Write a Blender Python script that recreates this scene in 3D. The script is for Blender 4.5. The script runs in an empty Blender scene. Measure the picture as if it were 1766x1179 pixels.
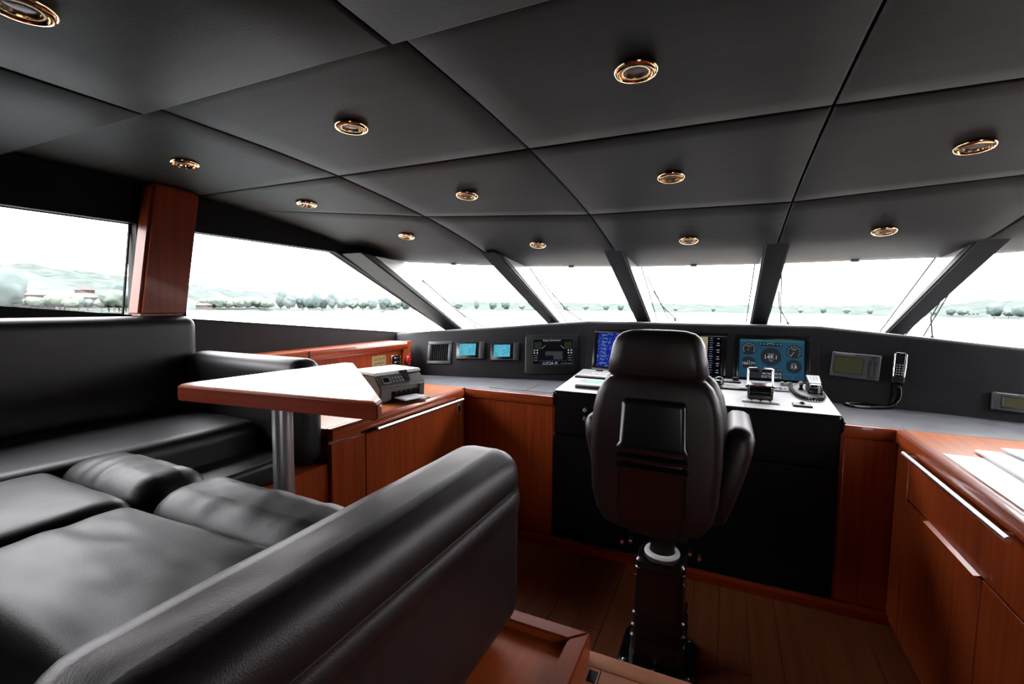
import bpy, bmesh, math, random
from mathutils import Vector, Matrix, noise
random.seed(7)
SC = bpy.context.scene
COL = SC.collection
V = Vector

# ------------------------------------------------------------------ camera
FPX, CX, CY = 800.0, 883.0, 589.5
_yaw, _pitch, _roll = math.radians(24.7), math.radians(-4.43), math.radians(0.6)
CAM = V((0, 0, 1.5))
_fw = V((-math.sin(_yaw) * math.cos(_pitch), math.cos(_yaw) * math.cos(_pitch), math.sin(_pitch)))
_r0 = V((math.cos(_yaw), math.sin(_yaw), 0)); _u0 = _r0.cross(_fw)
_R = _r0 * math.cos(_roll) + _u0 * math.sin(_roll)
_U = -_r0 * math.sin(_roll) + _u0 * math.cos(_roll)
cam_d = bpy.data.cameras.new('camera'); cam = bpy.data.objects.new('camera', cam_d); COL.objects.link(cam)
cam_d.sensor_width = 36; cam_d.lens = FPX / 1766 * 36; cam_d.clip_start = 0.02; cam_d.clip_end = 9000
cam.matrix_world = Matrix((( _R.x, _U.x, -_fw.x, CAM.x), (_R.y, _U.y, -_fw.y, CAM.y), (_R.z, _U.z, -_fw.z, CAM.z), (0, 0, 0, 1)))
SC.camera = cam

# ------------------------------------------------------------------ sky and exposure
SKY = 11.0
w = bpy.data.worlds.new('overcast_sky'); SC.world = w; w.use_nodes = True
nt = w.node_tree; nt.nodes.clear()
out = nt.nodes.new('ShaderNodeOutputWorld'); bg = nt.nodes.new('ShaderNodeBackground')
tc = nt.nodes.new('ShaderNodeTexCoord'); sep = nt.nodes.new('ShaderNodeSeparateXYZ'); rmp = nt.nodes.new('ShaderNodeValToRGB')
nt.links.new(tc.outputs['Generated'], sep.inputs[0]); nt.links.new(sep.outputs['Z'], rmp.inputs[0])
rmp.color_ramp.elements[0].position = 0.0; rmp.color_ramp.elements[0].color = (1.0, 0.99, 0.98, 1)
rmp.color_ramp.elements[1].position = 1.0; rmp.color_ramp.elements[1].color = (2.52, 2.55, 2.62, 1)   # overcast sky: zenith about 2.6 times the horizon
nt.links.new(rmp.outputs[0], bg.inputs[0]); bg.inputs[1].default_value = SKY
nt.links.new(bg.outputs[0], out.inputs[0])
SC.view_settings.view_transform = 'Standard'; SC.view_settings.look = 'None'
SC.view_settings.gamma = 1; SC.view_settings.exposure = 0; SC.view_settings.use_curve_mapping = False
SC.cycles.use_denoising = True
SC.cycles.max_bounces = 8; SC.cycles.diffuse_bounces = 4; SC.cycles.glossy_bounces = 4
SC.cycles.transparent_max_bounces = 12; SC.cycles.caustics_reflective = False; SC.cycles.caustics_refractive = False

# ------------------------------------------------------------------ materials
def mat(name, col=(.5, .5, .5), rough=.5, metal=0., spec=.5, coat=0., coatr=.08, emis=None, es=1., trans=0.):
    m = bpy.data.materials.new(name); m.use_nodes = True
    b = m.node_tree.nodes['Principled BSDF']
    b.inputs['Base Color'].default_value = (*col, 1); b.inputs['Roughness'].default_value = rough
    b.inputs['Metallic'].default_value = metal; b.inputs['Specular IOR Level'].default_value = spec
    b.inputs['Coat Weight'].default_value = coat; b.inputs['Coat Roughness'].default_value = coatr
    if emis:
        b.inputs['Emission Color'].default_value = (*emis, 1); b.inputs['Emission Strength'].default_value = es
    if trans: b.inputs['Transmission Weight'].default_value = trans
    return m
def _tex(m, scale, detail=3, stretch=(1, 1, 1), coord='Object'):
    n = m.node_tree.nodes; l = m.node_tree.links
    t = n.new('ShaderNodeTexCoord'); mp = n.new('ShaderNodeMapping'); ns = n.new('ShaderNodeTexNoise')
    mp.inputs['Scale'].default_value = stretch
    ns.inputs['Scale'].default_value = scale; ns.inputs['Detail'].default_value = detail
    l.new(t.outputs[coord], mp.inputs[0]); l.new(mp.outputs[0], ns.inputs['Vector'])
    return ns
def varied(name, c0, c1, scale=8, stretch=(1, 1, 1), rough=.5, bump=0., bscale=None, bstretch=(1, 1, 1), lo=.35, hi=.65, rvar=0., **k):
    m = mat(name, c0, rough, **k); n = m.node_tree.nodes; l = m.node_tree.links; b = n['Principled BSDF']
    ns = _tex(m, scale, 5, stretch); r = n.new('ShaderNodeValToRGB')
    r.color_ramp.elements[0].position = lo; r.color_ramp.elements[1].position = hi
    r.color_ramp.elements[0].color = (*c0, 1); r.color_ramp.elements[1].color = (*c1, 1)
    l.new(ns.outputs['Fac'], r.inputs[0]); l.new(r.outputs[0], b.inputs['Base Color'])
    if rvar:
        mr = n.new('ShaderNodeMapRange'); mr.inputs['To Min'].default_value = rough - rvar; mr.inputs['To Max'].default_value = rough + rvar
        l.new(ns.outputs['Fac'], mr.inputs['Value']); l.new(mr.outputs[0], b.inputs['Roughness'])
    if bump:
        nb = _tex(m, bscale or scale, 4, bstretch); bp = n.new('ShaderNodeBump')
        bp.inputs['Strength'].default_value = bump; bp.inputs['Distance'].default_value = .004
        l.new(nb.outputs['Fac'], bp.inputs['Height']); l.new(bp.outputs[0], b.inputs['Normal'])
    return m
def woodmat(name, dark, light, along='z', scale=3.0, coat=.25, rough=.35, spec=.25):
    st = {'x': (.6, 14, 14), 'y': (14, .6, 14), 'z': (14, 14, .6)}[along]
    return varied(name, dark, light, scale, st, rough, .04, 30, st, .3, .72, coat=coat, coatr=.06, spec=spec)
CH_D, CH_L = (.20, .030, .006), (.34, .060, .012)
M = {
 'wood_z': woodmat('cherry_wood_upright_grain', CH_D, CH_L, 'z'),
 'wood_y': woodmat('cherry_wood_lengthwise_grain', CH_D, CH_L, 'y'),
 'wood_x': woodmat('cherry_wood_crosswise_grain', CH_D, CH_L, 'x'),
 'wood_dark': woodmat('cherry_wood_red_edge', (.19, .022, .007), (.26, .036, .010), 'x', coat=.25),
 'wood_top': woodmat('glare_brightened_lacquer', (.60, .165, .042), (.74, .23, .065), 'y', coat=1.0, rough=.3, spec=.8),  # wood colour brightened to stand for window glare on the tops
 'wood_plinth': woodmat('orange_cherry_plinth', (.42, .075, .014), (.54, .11, .022), 'y', coat=.25),
 'wood_post': woodmat('varnished_post', (.17, .028, .008), (.23, .040, .012), 'z', coat=.06, spec=.12),
 'floor': woodmat('oiled_floor_boards', (.15, .046, .018), (.22, .070, .028), 'y', 2.0, .15, .4),
 'step': woodmat('pale_step_boards', (.36, .14, .075), (.46, .20, .11), 'x', 2.0, .15, .4),
 'leather': varied('black_leather', (.0045, .0043, .0050), (.0075, .0072, .0080), 3, (1, 1, 1), .43, .14, 420, rvar=.06, spec=.38),
 'leather_dark': varied('matt_black_leather', (.0035, .0033, .0036), (.005, .0048, .0052), 3, (1, 1, 1), .45, .2, 420, spec=.10),
 'leather_brown': varied('dark_brown_leather', (.012, .0066, .0072), (.016, .0092, .0100), 3, (1, 1, 1), .40, .14, 420, spec=.38),
 'ceiling': varied('charcoal_ceiling_leather', (.0086, .0094, .0097), (.0124, .0135, .0136), 5, (1, 6, 1), .55, .15, 60, (1, 8, 1), spec=.16),
 'wallfab': varied('black_wall_lining', (.003, .003, .0033), (.0045, .0045, .0048), 8, (1, 1, 1), .6, spec=.12),
 'panel_brown': varied('dark_brown_wall_lining', (.010, .0072, .0078), (.014, .010, .011), 8, (1, 1, 1), .55, spec=.2),
 'mull': varied('charcoal_pillar_leather', (.012, .0135, .015), (.016, .018, .020), 8, (1, 1, 1), .5, .15, 200, spec=.2),
 'dash': varied('charcoal_dashboard_vinyl', (.009, .009, .0105), (.012, .012, .014), 10, (1, 1, 1), .42, .2, 500, spec=.20),
 'contop_sheen': varied('console_top_painted_sheen', (.31, .315, .32), (.38, .385, .39), 6, (1, 1, 1), .40, .2, 400, spec=.9),  # sheen on the black console top put into a pale grey
 'counter': varied('grey_counter_vinyl', (.045, .047, .053), (.066, .068, .076), 14, (1, 1, 1), .38, .2, 300, rvar=.08),
 'black': mat('black_plastic', (.004, .004, .0045), .45, spec=.25),
 'gloss': mat('gloss_black_plastic', (.004, .004, .005), .22, spec=.6),
 'soft': mat('satin_black_shell', (.003, .003, .004), .28, spec=.6),
 'gap': mat('dark_gap', (.003, .003, .003), .9, spec=.1),
 'chrome': mat('polished_chrome', (.75, .76, .78), .12, 1.0),
 'alu': mat('brushed_aluminium', (.80, .80, .81), .30, 1.0),
 'gold': mat('polished_gold', (.95, .72, .42), .09, 1.0),
 'copper': mat('copper_reflector', (.62, .24, .08), .14, 1.0),
 'lens': mat('frosted_lens', (.22, .20, .21), .25),
 'brass': mat('brass_plate', (.42, .34, .15), .40, .5),
 'grey': mat('mid_grey_plastic', (.045, .048, .052), .4),
 'grey2': mat('dark_grey_plastic', (.016, .017, .019), .4),
 'ltgrey': mat('light_grey_plastic', (.26, .27, .28), .35),
 'printer': mat('warm_grey_plastic', (.085, .078, .068), .42),
 'printer_top': mat('pale_printer_lid', (.62, .62, .60), .22, spec=.6),
 'printer_trim': mat('darker_printer_plastic', (.038, .036, .032), .35),
 'white': mat('white_plastic', (.75, .75, .74), .35),
 'gel': varied('white_gelcoat', (.80, .82, .82), (.84, .85, .85), 1, (1, 1, 1), .3),
 'paper': varied('white_paper', (.78, .80, .80), (.84, .85, .85), 6, (1, 1, 1), .6),
 'red': mat('red_plastic', (.40, .01, .02), .28),
 'lcd_off': mat('olive_lcd', (.060, .062, .030), .25),
 'lcd_green': mat('lit_green_lcd', (.05, .2, .15), .3, emis=(.10, .40, .28), es=.8),
 'ink': mat('black_ink', (.02, .02, .02), .6),
 'rust': mat('reddish_knob', (.30, .13, .09), .4),
 'deck': varied('weathered_deck', (.20, .18, .15), (.26, .24, .20), 2, (1, 1, 1), .6),
 'roof': varied('faded_terracotta', (.058, .047, .041), (.064, .054, .048), .3, (1, 1, 1), .8, spec=0),
 'plaster': varied('pale_plaster', (.050, .049, .047), (.056, .055, .053), .2, (1, 1, 1), .8, spec=0),
 'plaster2': varied('cream_plaster', (.045, .042, .036), (.052, .049, .044), .2, (1, 1, 1), .8, spec=0),
 'pane_far': mat('dark_far_window', (.020, .021, .023), .6, spec=0),
 'bark': mat('bark', (.12, .09, .06), .8),
 'leaf': varied('mid_green_foliage', (.056, .074, .062), (.080, .096, .080), .35, (1, 1, 1), .8, spec=0),
 'leaf2': varied('blue_green_foliage', (.048, .066, .062), (.072, .090, .084), .35, (1, 1, 1), .8, spec=0),
 'leaf3': varied('yellow_green_foliage', (.076, .094, .070), (.094, .110, .084), .35, (1, 1, 1), .8, spec=0),
 'hill': varied('wooded_hillside', (.030, .038, .035), (.050, .059, .054), .05, (1, 1, 3), .9, .6, .12, spec=0),
 'ringw': mat('white_ring', (.80, .80, .78), .4),
 'signal': mat('pale_boat_hull', (.7, .72, .74), .4),
}
def emit(name, col, s=1.):
    return mat(name, (.01, .01, .01), .3, emis=col, es=s)
# glass: mostly clear with a faint mirror layer
def glassmat():
    m = bpy.data.materials.new('window_glass'); m.use_nodes = True; n = m.node_tree.nodes; l = m.node_tree.links; n.clear()
    o = n.new('ShaderNodeOutputMaterial'); mx = n.new('ShaderNodeMixShader'); tr = n.new('ShaderNodeBsdfTransparent'); gl = n.new('ShaderNodeBsdfGlossy')
    tr.inputs[0].default_value = (.955, .945, .955, 1); gl.inputs['Roughness'].default_value = .01
    mx.inputs[0].default_value = .012; l.new(tr.outputs[0], mx.inputs[1]); l.new(gl.outputs[0], mx.inputs[2]); l.new(mx.outputs[0], o.inputs[0])
    return m
M['glass'] = glassmat()
def watermat():
    m = mat('sea_water', (.04, .06, .06), .12, spec=.5); n = m.node_tree.nodes; l = m.node_tree.links
    ns = _tex(m, .25, 6, (1, 1, 1)); bp = n.new('ShaderNodeBump'); bp.inputs['Strength'].default_value = .35; bp.inputs['Distance'].default_value = .3
    l.new(ns.outputs['Fac'], bp.inputs['Height']); l.new(bp.outputs[0], n['Principled BSDF'].inputs['Normal'])
    return m
M['water'] = watermat()

# ------------------------------------------------------------------ scene-tree helpers
MW = {}
def link(o, parent=None):
    COL.objects.link(o)
    if parent: o.parent = parent
def thing(name, label, cat, loc=(0, 0, 0), rot=None, group=None):
    o = bpy.data.objects.new(name, None); o.empty_display_size = .05; COL.objects.link(o)
    m = Matrix.Translation(V(loc)) @ (rot.to_4x4() if rot is not None else Matrix.Identity(4))
    o.matrix_world = m; MW[o.name] = m
    o['label'] = label; o['category'] = cat
    if group: o['group'] = group
    return o
def struct(o):
    o['kind'] = 'structure'; return o
def sroot(name, loc=(0, 0, 0)):
    o = bpy.data.objects.new(name, None); COL.objects.link(o); o.location = loc; MW[o.name] = Matrix.Translation(V(loc)); o['kind'] = 'structure'; return o
def obj(name, bm, m, parent=None, smooth=False, local=False, label=None, stuff=False):
    """bm in world coordinates unless local=True"""
    if parent is not None and not local: bm.transform(MW[parent.name].inverted())
    bmesh.ops.recalc_face_normals(bm, faces=bm.faces)
    me = bpy.data.meshes.new(name); bm.to_mesh(me); bm.free()
    if m is not None: me.materials.append(M[m] if isinstance(m, str) else m)
    if smooth:
        for p in me.polygons: p.use_smooth = True
        try: me.set_sharp_from_angle(angle=math.radians(smooth if smooth > 1 else 50))
        except Exception: pass
    o = bpy.data.objects.new(name, me); COL.objects.link(o)
    if parent is not None: o.parent = parent; MW[o.name] = MW[parent.name]
    else: MW[o.name] = Matrix.Identity(4)
    if label: o['label'] = label
    if stuff: o['kind'] = 'stuff'
    return o
def tag(o, label, cat, group=None):
    o['label'] = label; o['category'] = cat
    if group: o['group'] = group
    return o
def top(name, bm, m, label, cat, smooth=False, group=None):
    """single-mesh thing; origin moved to the centre of its base"""
    lo = V([min(v.co[i] for v in bm.verts) for i in range(3)]); hi = V([max(v.co[i] for v in bm.verts) for i in range(3)])
    c = V(((lo.x + hi.x) / 2, (lo.y + hi.y) / 2, lo.z))
    bm.transform(Matrix.Translation(-c)); o = obj(name, bm, m, None, smooth); o.location = c; MW[o.name] = Matrix.Translation(c)
    return tag(o, label, cat, group)
def dup_tree(root, loc=None, label=None, rot=None):
    r = root.copy(); COL.objects.link(r)
    m = MW[root.name].copy()
    if rot is not None: m = Matrix.Translation(m.translation) @ rot.to_4x4()
    if loc is not None: m.translation = V(loc)
    r.parent = None; r.matrix_world = m; MW[r.name] = m
    if label: r['label'] = label
    def rec(a, b):
        for ch in list(a.children):
            c = ch.copy(); COL.objects.link(c); c.parent = b; MW[c.name] = MW[b.name]; rec(ch, c)
    rec(root, r); return r

# ------------------------------------------------------------------ shape helpers
B = bmesh.new
def box(bm, lo, hi, bev=0., seg=2, mtx=None):
    lo, hi = V(lo), V(hi); vs = []
    for z in (lo.z, hi.z):
        for y in (lo.y, hi.y):
            for x in (lo.x, hi.x): vs.append(bm.verts.new((x, y, z)))
    fs = [bm.faces.new([vs[i] for i in f]) for f in ((0, 1, 3, 2), (4, 6, 7, 5), (0, 4, 5, 1), (2, 3, 7, 6), (0, 2, 6, 4), (1, 5, 7, 3))]
    if mtx is not None:
        for v in vs: v.co = mtx @ v.co
    if bev > 0:
        es = list({e for f in fs for e in f.edges})
        bmesh.ops.bevel(bm, geom=es, offset=bev, segments=seg, affect='EDGES', profile=.5)
    return bm
def hexa(bm, pts, bev=0., seg=2):
    """8 points: bottom loop 4 then top loop 4"""
    vs = [bm.verts.new(p) for p in pts]
    fs = [bm.faces.new([vs[i] for i in f]) for f in ((0, 3, 2, 1), (4, 5, 6, 7), (0, 1, 5, 4), (1, 2, 6, 5), (2, 3, 7, 6), (3, 0, 4, 7))]
    if bev > 0: bmesh.ops.bevel(bm, geom=list({e for f in fs for e in f.edges}), offset=bev, segments=seg, affect='EDGES')
    return bm
def prism(bm, pts, axis, a, b, bev=0., seg=2):
    """polygon pts (2D) extruded along axis from a to b. axis x: pts=(y,z); y: (x,z); z: (x,y)"""
    def P(p, t):
        return {'x': (t, p[0], p[1]), 'y': (p[0], t, p[1]), 'z': (p[0], p[1], t)}[axis]
    A = [bm.verts.new(P(p, a)) for p in pts]; C = [bm.verts.new(P(p, b)) for p in pts]
    fs = [bm.faces.new(A), bm.faces.new(C[::-1])]; n = len(pts)
    for i in range(n): fs.append(bm.faces.new([A[i], C[i], C[(i + 1) % n], A[(i + 1) % n]]))
    if bev > 0: bmesh.ops.bevel(bm, geom=list({e for f in fs for e in f.edges}), offset=bev, segments=seg, affect='EDGES')
    return bm
def loft(bm, rings, cap=True, closed=True):
    R = [[bm.verts.new(p) for p in r] for r in rings]; n = len(R[0])
    for i in range(len(R) - 1):
        for j in range(n if closed else n - 1):
            k = (j + 1) % n
            bm.faces.new([R[i][j], R[i][k], R[i + 1][k], R[i + 1][j]])
    if cap and closed:
        bm.faces.new(R[0][::-1]); bm.faces.new(R[-1])
    return bm
def tube(bm, pts, r, n=8, cap=True):
    pts = [V(p) for p in pts]; rings = []; up = None
    for i, p in enumerate(pts):
        t = (pts[min(i + 1, len(pts) - 1)] - pts[max(i - 1, 0)]).normalized()
        if up is None:
            up = V((0, 0, 1)) if abs(t.z) < .9 else V((1, 0, 0))
        a = t.cross(up).normalized(); b2 = a.cross(t).normalized(); up = b2
        rr = r[i] if isinstance(r, (list, tuple)) else r
        rings.append([p + (a * math.cos(k * 2 * math.pi / n) + b2 * math.sin(k * 2 * math.pi / n)) * rr for k in range(n)])
    return loft(bm, rings, cap)
def lathe(bm, prof, mtx=None, n=24, cap=True):
    """prof: (r,z) list, around z"""
    rings = [[V((r * math.cos(k * 2 * math.pi / n), r * math.sin(k * 2 * math.pi / n), z)) for k in range(n)] for r, z in prof]
    if mtx is not None: rings = [[mtx @ p for p in r] for r in rings]
    return loft(bm, rings, cap)
def sphere(bm, c, r, n=12, sc=(1, 1, 1)):
    m = Matrix.Translation(V(c)) @ Matrix.Diagonal((*sc, 1))
    bmesh.ops.create_uvsphere(bm, u_segments=n, v_segments=max(6, n // 2 + 2), radius=r, matrix=m); return bm
def cushion(bm, a, b, c, r, warp, n=10, puff=0.):
    """rounded box of half sizes a,b,c with edge radius r; warp(Vector)->world"""
    def samp(h):
        rr = min(r, h * .98); s = [-h + rr * (1 - math.cos(t * math.pi / 8)) * 1.0 for t in range(0, 4)]
        s = [-h, -h + rr * .3, -h + rr * .65, -h + rr]
        inner = [(-h + rr) + (2 * (h - rr)) * k / n for k in range(1, n)]
        return s + inner + [-x for x in reversed(s)]
    S = (samp(a), samp(b), samp(c)); H = (a, b, c)
    start = len(bm.verts); new = []
    for ax in range(3):
        u, v = [(1, 2), (2, 0), (0, 1)][ax]
        for sg in (-1, 1):
            g = []
            for pu in S[u]:
                row = []
                for pv in S[v]:
                    p = [0, 0, 0]; p[ax] = sg * H[ax]; p[u] = pu; p[v] = pv
                    q = [max(-H[i] + min(r, H[i] * .98), min(H[i] - min(r, H[i] * .98), p[i])) for i in range(3)]
                    d = V(p) - V(q)
                    if d.length > 1e-9: pt = V(q) + V([d.normalized()[i] * min(r, H[i] * .98) for i in range(3)])
                    else: pt = V(p)
                    if puff:
                        pt.z += (1 if pt.z > 0 else -1) * puff * max(0, 1 - (pt.x / a) ** 2) * max(0, 1 - (pt.y / b) ** 2) * min(1, abs(pt.z) / c)
                    row.append(bm.verts.new(pt)); new.append(row[-1])
                g.append(row)
            for i in range(len(g) - 1):
                for j in range(len(g[0]) - 1):
                    try: bm.faces.new([g[i][j], g[i + 1][j], g[i + 1][j + 1], g[i][j + 1]])
                    except ValueError: pass
    bmesh.ops.remove_doubles(bm, verts=new, dist=1e-5)
    for vv in bm.verts: vv.co = warp(vv.co.copy())
    return bm
def at(o):  # warp that only moves to a centre
    o = V(o); return lambda p: p + o
def ray(x, y): return (_fw * FPX + _R * (x - CX) - _U * (y - CY)).normalized()
class Frame:
    """a real surface: origin o, right u, up v, outward normal n"""
    def __init__(s, o, u, v):
        s.o = V(o); s.u = V(u).normalized(); s.n = s.u.cross(V(v)).normalized(); s.v = s.n.cross(s.u).normalized()
        s.rot = Matrix((s.u, s.v, s.n)).transposed()
    def pt(s, a, b, h=0.): return s.o + s.u * a + s.v * b + s.n * h
    def uv(s, x, y):
        d = ray(x, y); t = (s.o - CAM).dot(s.n) / d.dot(s.n); p = CAM + d * t - s.o
        return p.dot(s.u), p.dot(s.v)
    def rect(s, x0, y0, x1, y1, x2=None, y2=None, x3=None, y3=None):
        """corner points read off the photograph (tl, br [, tr, bl]) -> centre and size on this surface"""
        P = [s.uv(x0, y0), s.uv(x1, y1)]
        if x2 is not None: P += [s.uv(x2, y2), s.uv(x3, y3)]
        us = [p[0] for p in P]; vs = [p[1] for p in P]
        if len(P) == 4:
            l = (P[0][0] + P[3][0]) / 2; r_ = (P[1][0] + P[2][0]) / 2; t_ = (P[0][1] + P[2][1]) / 2; b_ = (P[1][1] + P[3][1]) / 2
            return (l + r_) / 2, (t_ + b_) / 2, abs(r_ - l), abs(t_ - b_)
        return sum(us) / 2, sum(vs) / 2, abs(us[0] - us[1]), abs(vs[0] - vs[1])
    def thing(s, name, label, cat, a, b, group=None): return thing(name, label, cat, s.pt(a, b), s.rot, group)
def lbox(x, y, w_, h_, z0, z1, bev=0., seg=2):
    bm = B(); box(bm, (x - w_ / 2, y - h_ / 2, z0), (x + w_ / 2, y + h_ / 2, z1), bev, seg); return bm
def lframe(x, y, w_, h_, t, z0, z1, bev=0.):
    bm = B()
    box(bm, (x - w_/2, y + h_/2 - t, z0), (x + w_/2, y + h_/2, z1), bev); box(bm, (x - w_/2, y - h_/2, z0), (x + w_/2, y - h_/2 + t, z1), bev)
    box(bm, (x - w_/2, y - h_/2 + t, z0), (x - w_/2 + t, y + h_/2 - t, z1), bev); box(bm, (x + w_/2 - t, y - h_/2 + t, z0), (x + w_/2, y + h_/2 - t, z1), bev)
    return bm
def text(name, s, size, x, y, z, m, parent, align='CENTER', bold=0.):
    cu = bpy.data.curves.new(name, 'FONT'); cu.body = s; cu.size = size; cu.align_x = align; cu.align_y = 'CENTER'; cu.extrude = .0002; cu.resolution_u = 3; cu.offset = bold
    tmp = bpy.data.objects.new('t', cu); COL.objects.link(tmp)
    dg = bpy.context.evaluated_depsgraph_get(); me = bpy.data.meshes.new_from_object(tmp.evaluated_get(dg))
    bpy.data.objects.remove(tmp); me.transform(Matrix.Translation((x, y, z)))
    me.materials.clear(); me.materials.append(M[m] if isinstance(m, str) else m)
    o = bpy.data.objects.new(name, me); COL.objects.link(o); o.parent = parent; MW[o.name] = MW[parent.name]
    return o
def lerp(tab, x):
    if x <= tab[0][0]: return tab[0][1]
    for (a, fa), (b, fb) in zip(tab, tab[1:]):
        if x <= b: return fa + (fb - fa) * (x - a) / (b - a)
    return tab[-1][1]

# ================================================================== STRUCTURE
XP, XS = -2.52, 2.10          # port and starboard lining planes
CXL = -0.21                   # centre line
def zc(y): return lerp([(.78, 2.062), (1.2, 2.058), (1.53, 2.045), (1.85, 2.018), (2.1, 1.992), (2.35, 1.960), (2.65, 1.908), (2.93, 1.850), (3.2, 1.820), (3.6, 1.792)], y)
SEAM3 = [(-2.52, 1.80), (-2.05, 1.96), (-1.53, 2.16), (-.65, 2.33), (.24, 2.36), (1.12, 2.22), (2.1, 1.82)]
FRONT = [(-2.52, 2.98), (-2.0, 3.17), (-1.53, 3.36), (-.65, 3.53), (.24, 3.56), (1.12, 3.47), (2.1, 3.05)]
XSE = [-2.515, -1.53, -.65, .24, 1.12, 2.095]
# --- ceiling: dark carrier + leather panels
bm = B()
ys = [-2.55, .8] + [.8 + (3.56 - .8) * k / 14 for k in range(1, 15)]
xs = [XP - .05] + [XP + (XS - XP) * k / 12 for k in range(13)] + [XS + .05]
rings = []
for i, y in enumerate(ys):
    row = []
    for x in xs:
        yy = min(y, lerp(FRONT, x)); row.append((x, yy, (2.09 if yy <= .8 else zc(yy) + .030)))
    rings.append(row)
bot = [[bm.verts.new(p) for p in r] for r in rings]; tp = [[bm.verts.new((p[0], p[1], 2.16)) for p in r] for r in rings]
for g in (bot, tp):
    for i in range(len(g) - 1):
        for j in range(len(g[0]) - 1):
            bm.faces.new([g[i][j], g[i][j + 1], g[i + 1][j + 1], g[i + 1][j]])
for a, b2 in ((0, 0), (-1, -1)):
    for j in range(len(xs) - 1): bm.faces.new([bot[a][j], bot[a][j + 1], tp[a][j + 1], tp[a][j]])
for j in (0, -1):
    for i in range(len(ys) - 1): bm.faces.new([bot[i][j], bot[i + 1][j], tp[i + 1][j], tp[i][j]])
bmesh.ops.remove_doubles(bm, verts=bm.verts, dist=1e-5)
ceiling = struct(obj('ceiling', bm, 'gap'))
def panel(x0, x1, yf0, yf1, zf, nx=8, ny=10, th=.022):
    bm = B(); e = .0035; rr = .007
    def samp(a, b, n): return [a, a + .0025, a + rr] + [a + rr + (b - a - 2 * rr) * k / n for k in range(1, n)] + [b - rr, b - .0025, b]
    X = samp(x0 + e, x1 - e, nx); g = []; T = samp(0, 1, ny)
    for x in X:
        ya, yb = yf0(x) + e, yf1(x) - e; col = []
        for k, t in enumerate(T):
            tt = {0: 0, 1: .0025 / (yb - ya), 2: rr / (yb - ya), len(T) - 1: 1, len(T) - 2: 1 - .0025 / (yb - ya), len(T) - 3: 1 - rr / (yb - ya)}.get(k, t)
            y = ya + (yb - ya) * tt
            dx = min(x - x0 - e, x1 - e - x); dy = min(y - ya, yb - y); d = max(0, min(dx, dy))
            lift = .005 * (1 - min(1, d / rr)) ** 2
            col.append((x, y, zf(y) + lift))
        g.append(col)
    G = [[bm.verts.new(p) for p in c] for c in g]; H = [[bm.verts.new((p[0], p[1], p[2] + th)) for p in c] for c in g]
    nI, nJ = len(G), len(G[0])
    for i in range(nI - 1):
        for j in range(nJ - 1): bm.faces.new([G[i][j], G[i + 1][j], G[i + 1][j + 1], G[i][j + 1]])
    rim = [(i, 0) for i in range(nI)] + [(nI - 1, j) for j in range(1, nJ)] + [(i, nJ - 1) for i in range(nI - 2, -1, -1)] + [(0, j) for j in range(nJ - 2, 0, -1)]
    for a in range(len(rim)):
        p, q = rim[a], rim[(a + 1) % len(rim)]
        bm.faces.new([G[p[0]][p[1]], G[q[0]][q[1]], H[q[0]][q[1]], H[p[0]][p[1]]])
    for c in range(nI):
        for r_ in range(nJ):
            if (c, r_) not in rim: bm.verts.remove(H[c][r_])
    return bm
Yf = [lambda x: .795, lambda x: 1.535, lambda x: lerp(SEAM3, x), lambda x: lerp(FRONT, x)]
for r_ in range(3):
    for c in range(5):
        obj('ceiling_panel', panel(XSE[c], XSE[c + 1], Yf[r_], Yf[r_ + 1], zc), 'ceiling', ceiling, 40)
for (ya, yb) in ((-.15, .805), (-1.1, -.15), (-2.5, -1.1)):
    for c in range(5):
        obj('ceiling_panel', panel(XSE[c], XSE[c + 1], lambda x, ya=ya: ya, lambda x, yb=yb: yb, lambda y: 2.03, 4, 4), 'ceiling', ceiling, 40)

# --- side walls with window openings
def yzwall(x0, x1, name, mt):
    sgn = 1
    ws = B()
    yw = 1.245
    # header strip
    prism(ws, [(-2.5, 1.862), (2.49, 1.868), (2.62, 1.868), (3.02, 1.86), (3.02, 2.13), (-2.5, 2.13)], 'x', x0, x1)
    # pier between the windows, aft pier
    prism(ws, [(yw, 1.40), (1.47, 1.40), (1.47, 1.87), (yw + .02, 1.87)], 'x', x0, x1)
    ya_ = -.9 if x0 < 0 else 1.9  # unseen starboard pier extended forward to keep light off the port backrest
    prism(ws, [(-2.5, 1.3), (ya_, 1.3), (ya_, 1.87), (-2.5, 1.87)], 'x', x0, x1)
    # wall below the sill
    prism(ws, [(-2.5, 0), (4.9, 0), (4.9, 1.155), (4.2, 1.215), (3.22, 1.262), (1.45, 1.418), (1.2, 1.443), (.79, 1.480), (-2.5, 1.60)], 'x', x0, x1)
    # raked band carrying the front edge of the side window
    prism(ws, [(2.48, 1.869), (4.08, 1.215), (4.62, 1.19), (3.0, 1.87)], 'x', x0, x1)
    return struct(obj(name, ws, mt))
wp = yzwall(XP - .07, XP, 'wall_port', 'wallfab'); wsb = yzwall(XS, XS + .07, 'wall_starboard', 'wallfab')
bm = B(); AX0, AX1, AZ0, AZ1 = 1.05, 1.95, 1.0, 1.95
for lo_, hi_ in (((XP - .07, 0), (AX0, 2.13)), ((AX1, 0), (XS + .07, 2.13)), ((AX0, 0), (AX1, AZ0)), ((AX0, AZ1), (AX1, 2.13))): box(bm, (lo_[0], -2.6, lo_[1]), (hi_[0], -2.5, hi_[1]))
struct(obj('wall_aft', bm, 'wallfab'))
o = sroot('window_12', (AX0, -2.55, AZ0)); obj('pane', box(B(), (AX0, -2.554, AZ0), (AX1, -2.546, AZ1)), 'glass', o)  # unseen window, added to light the step and the chair back
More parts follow.
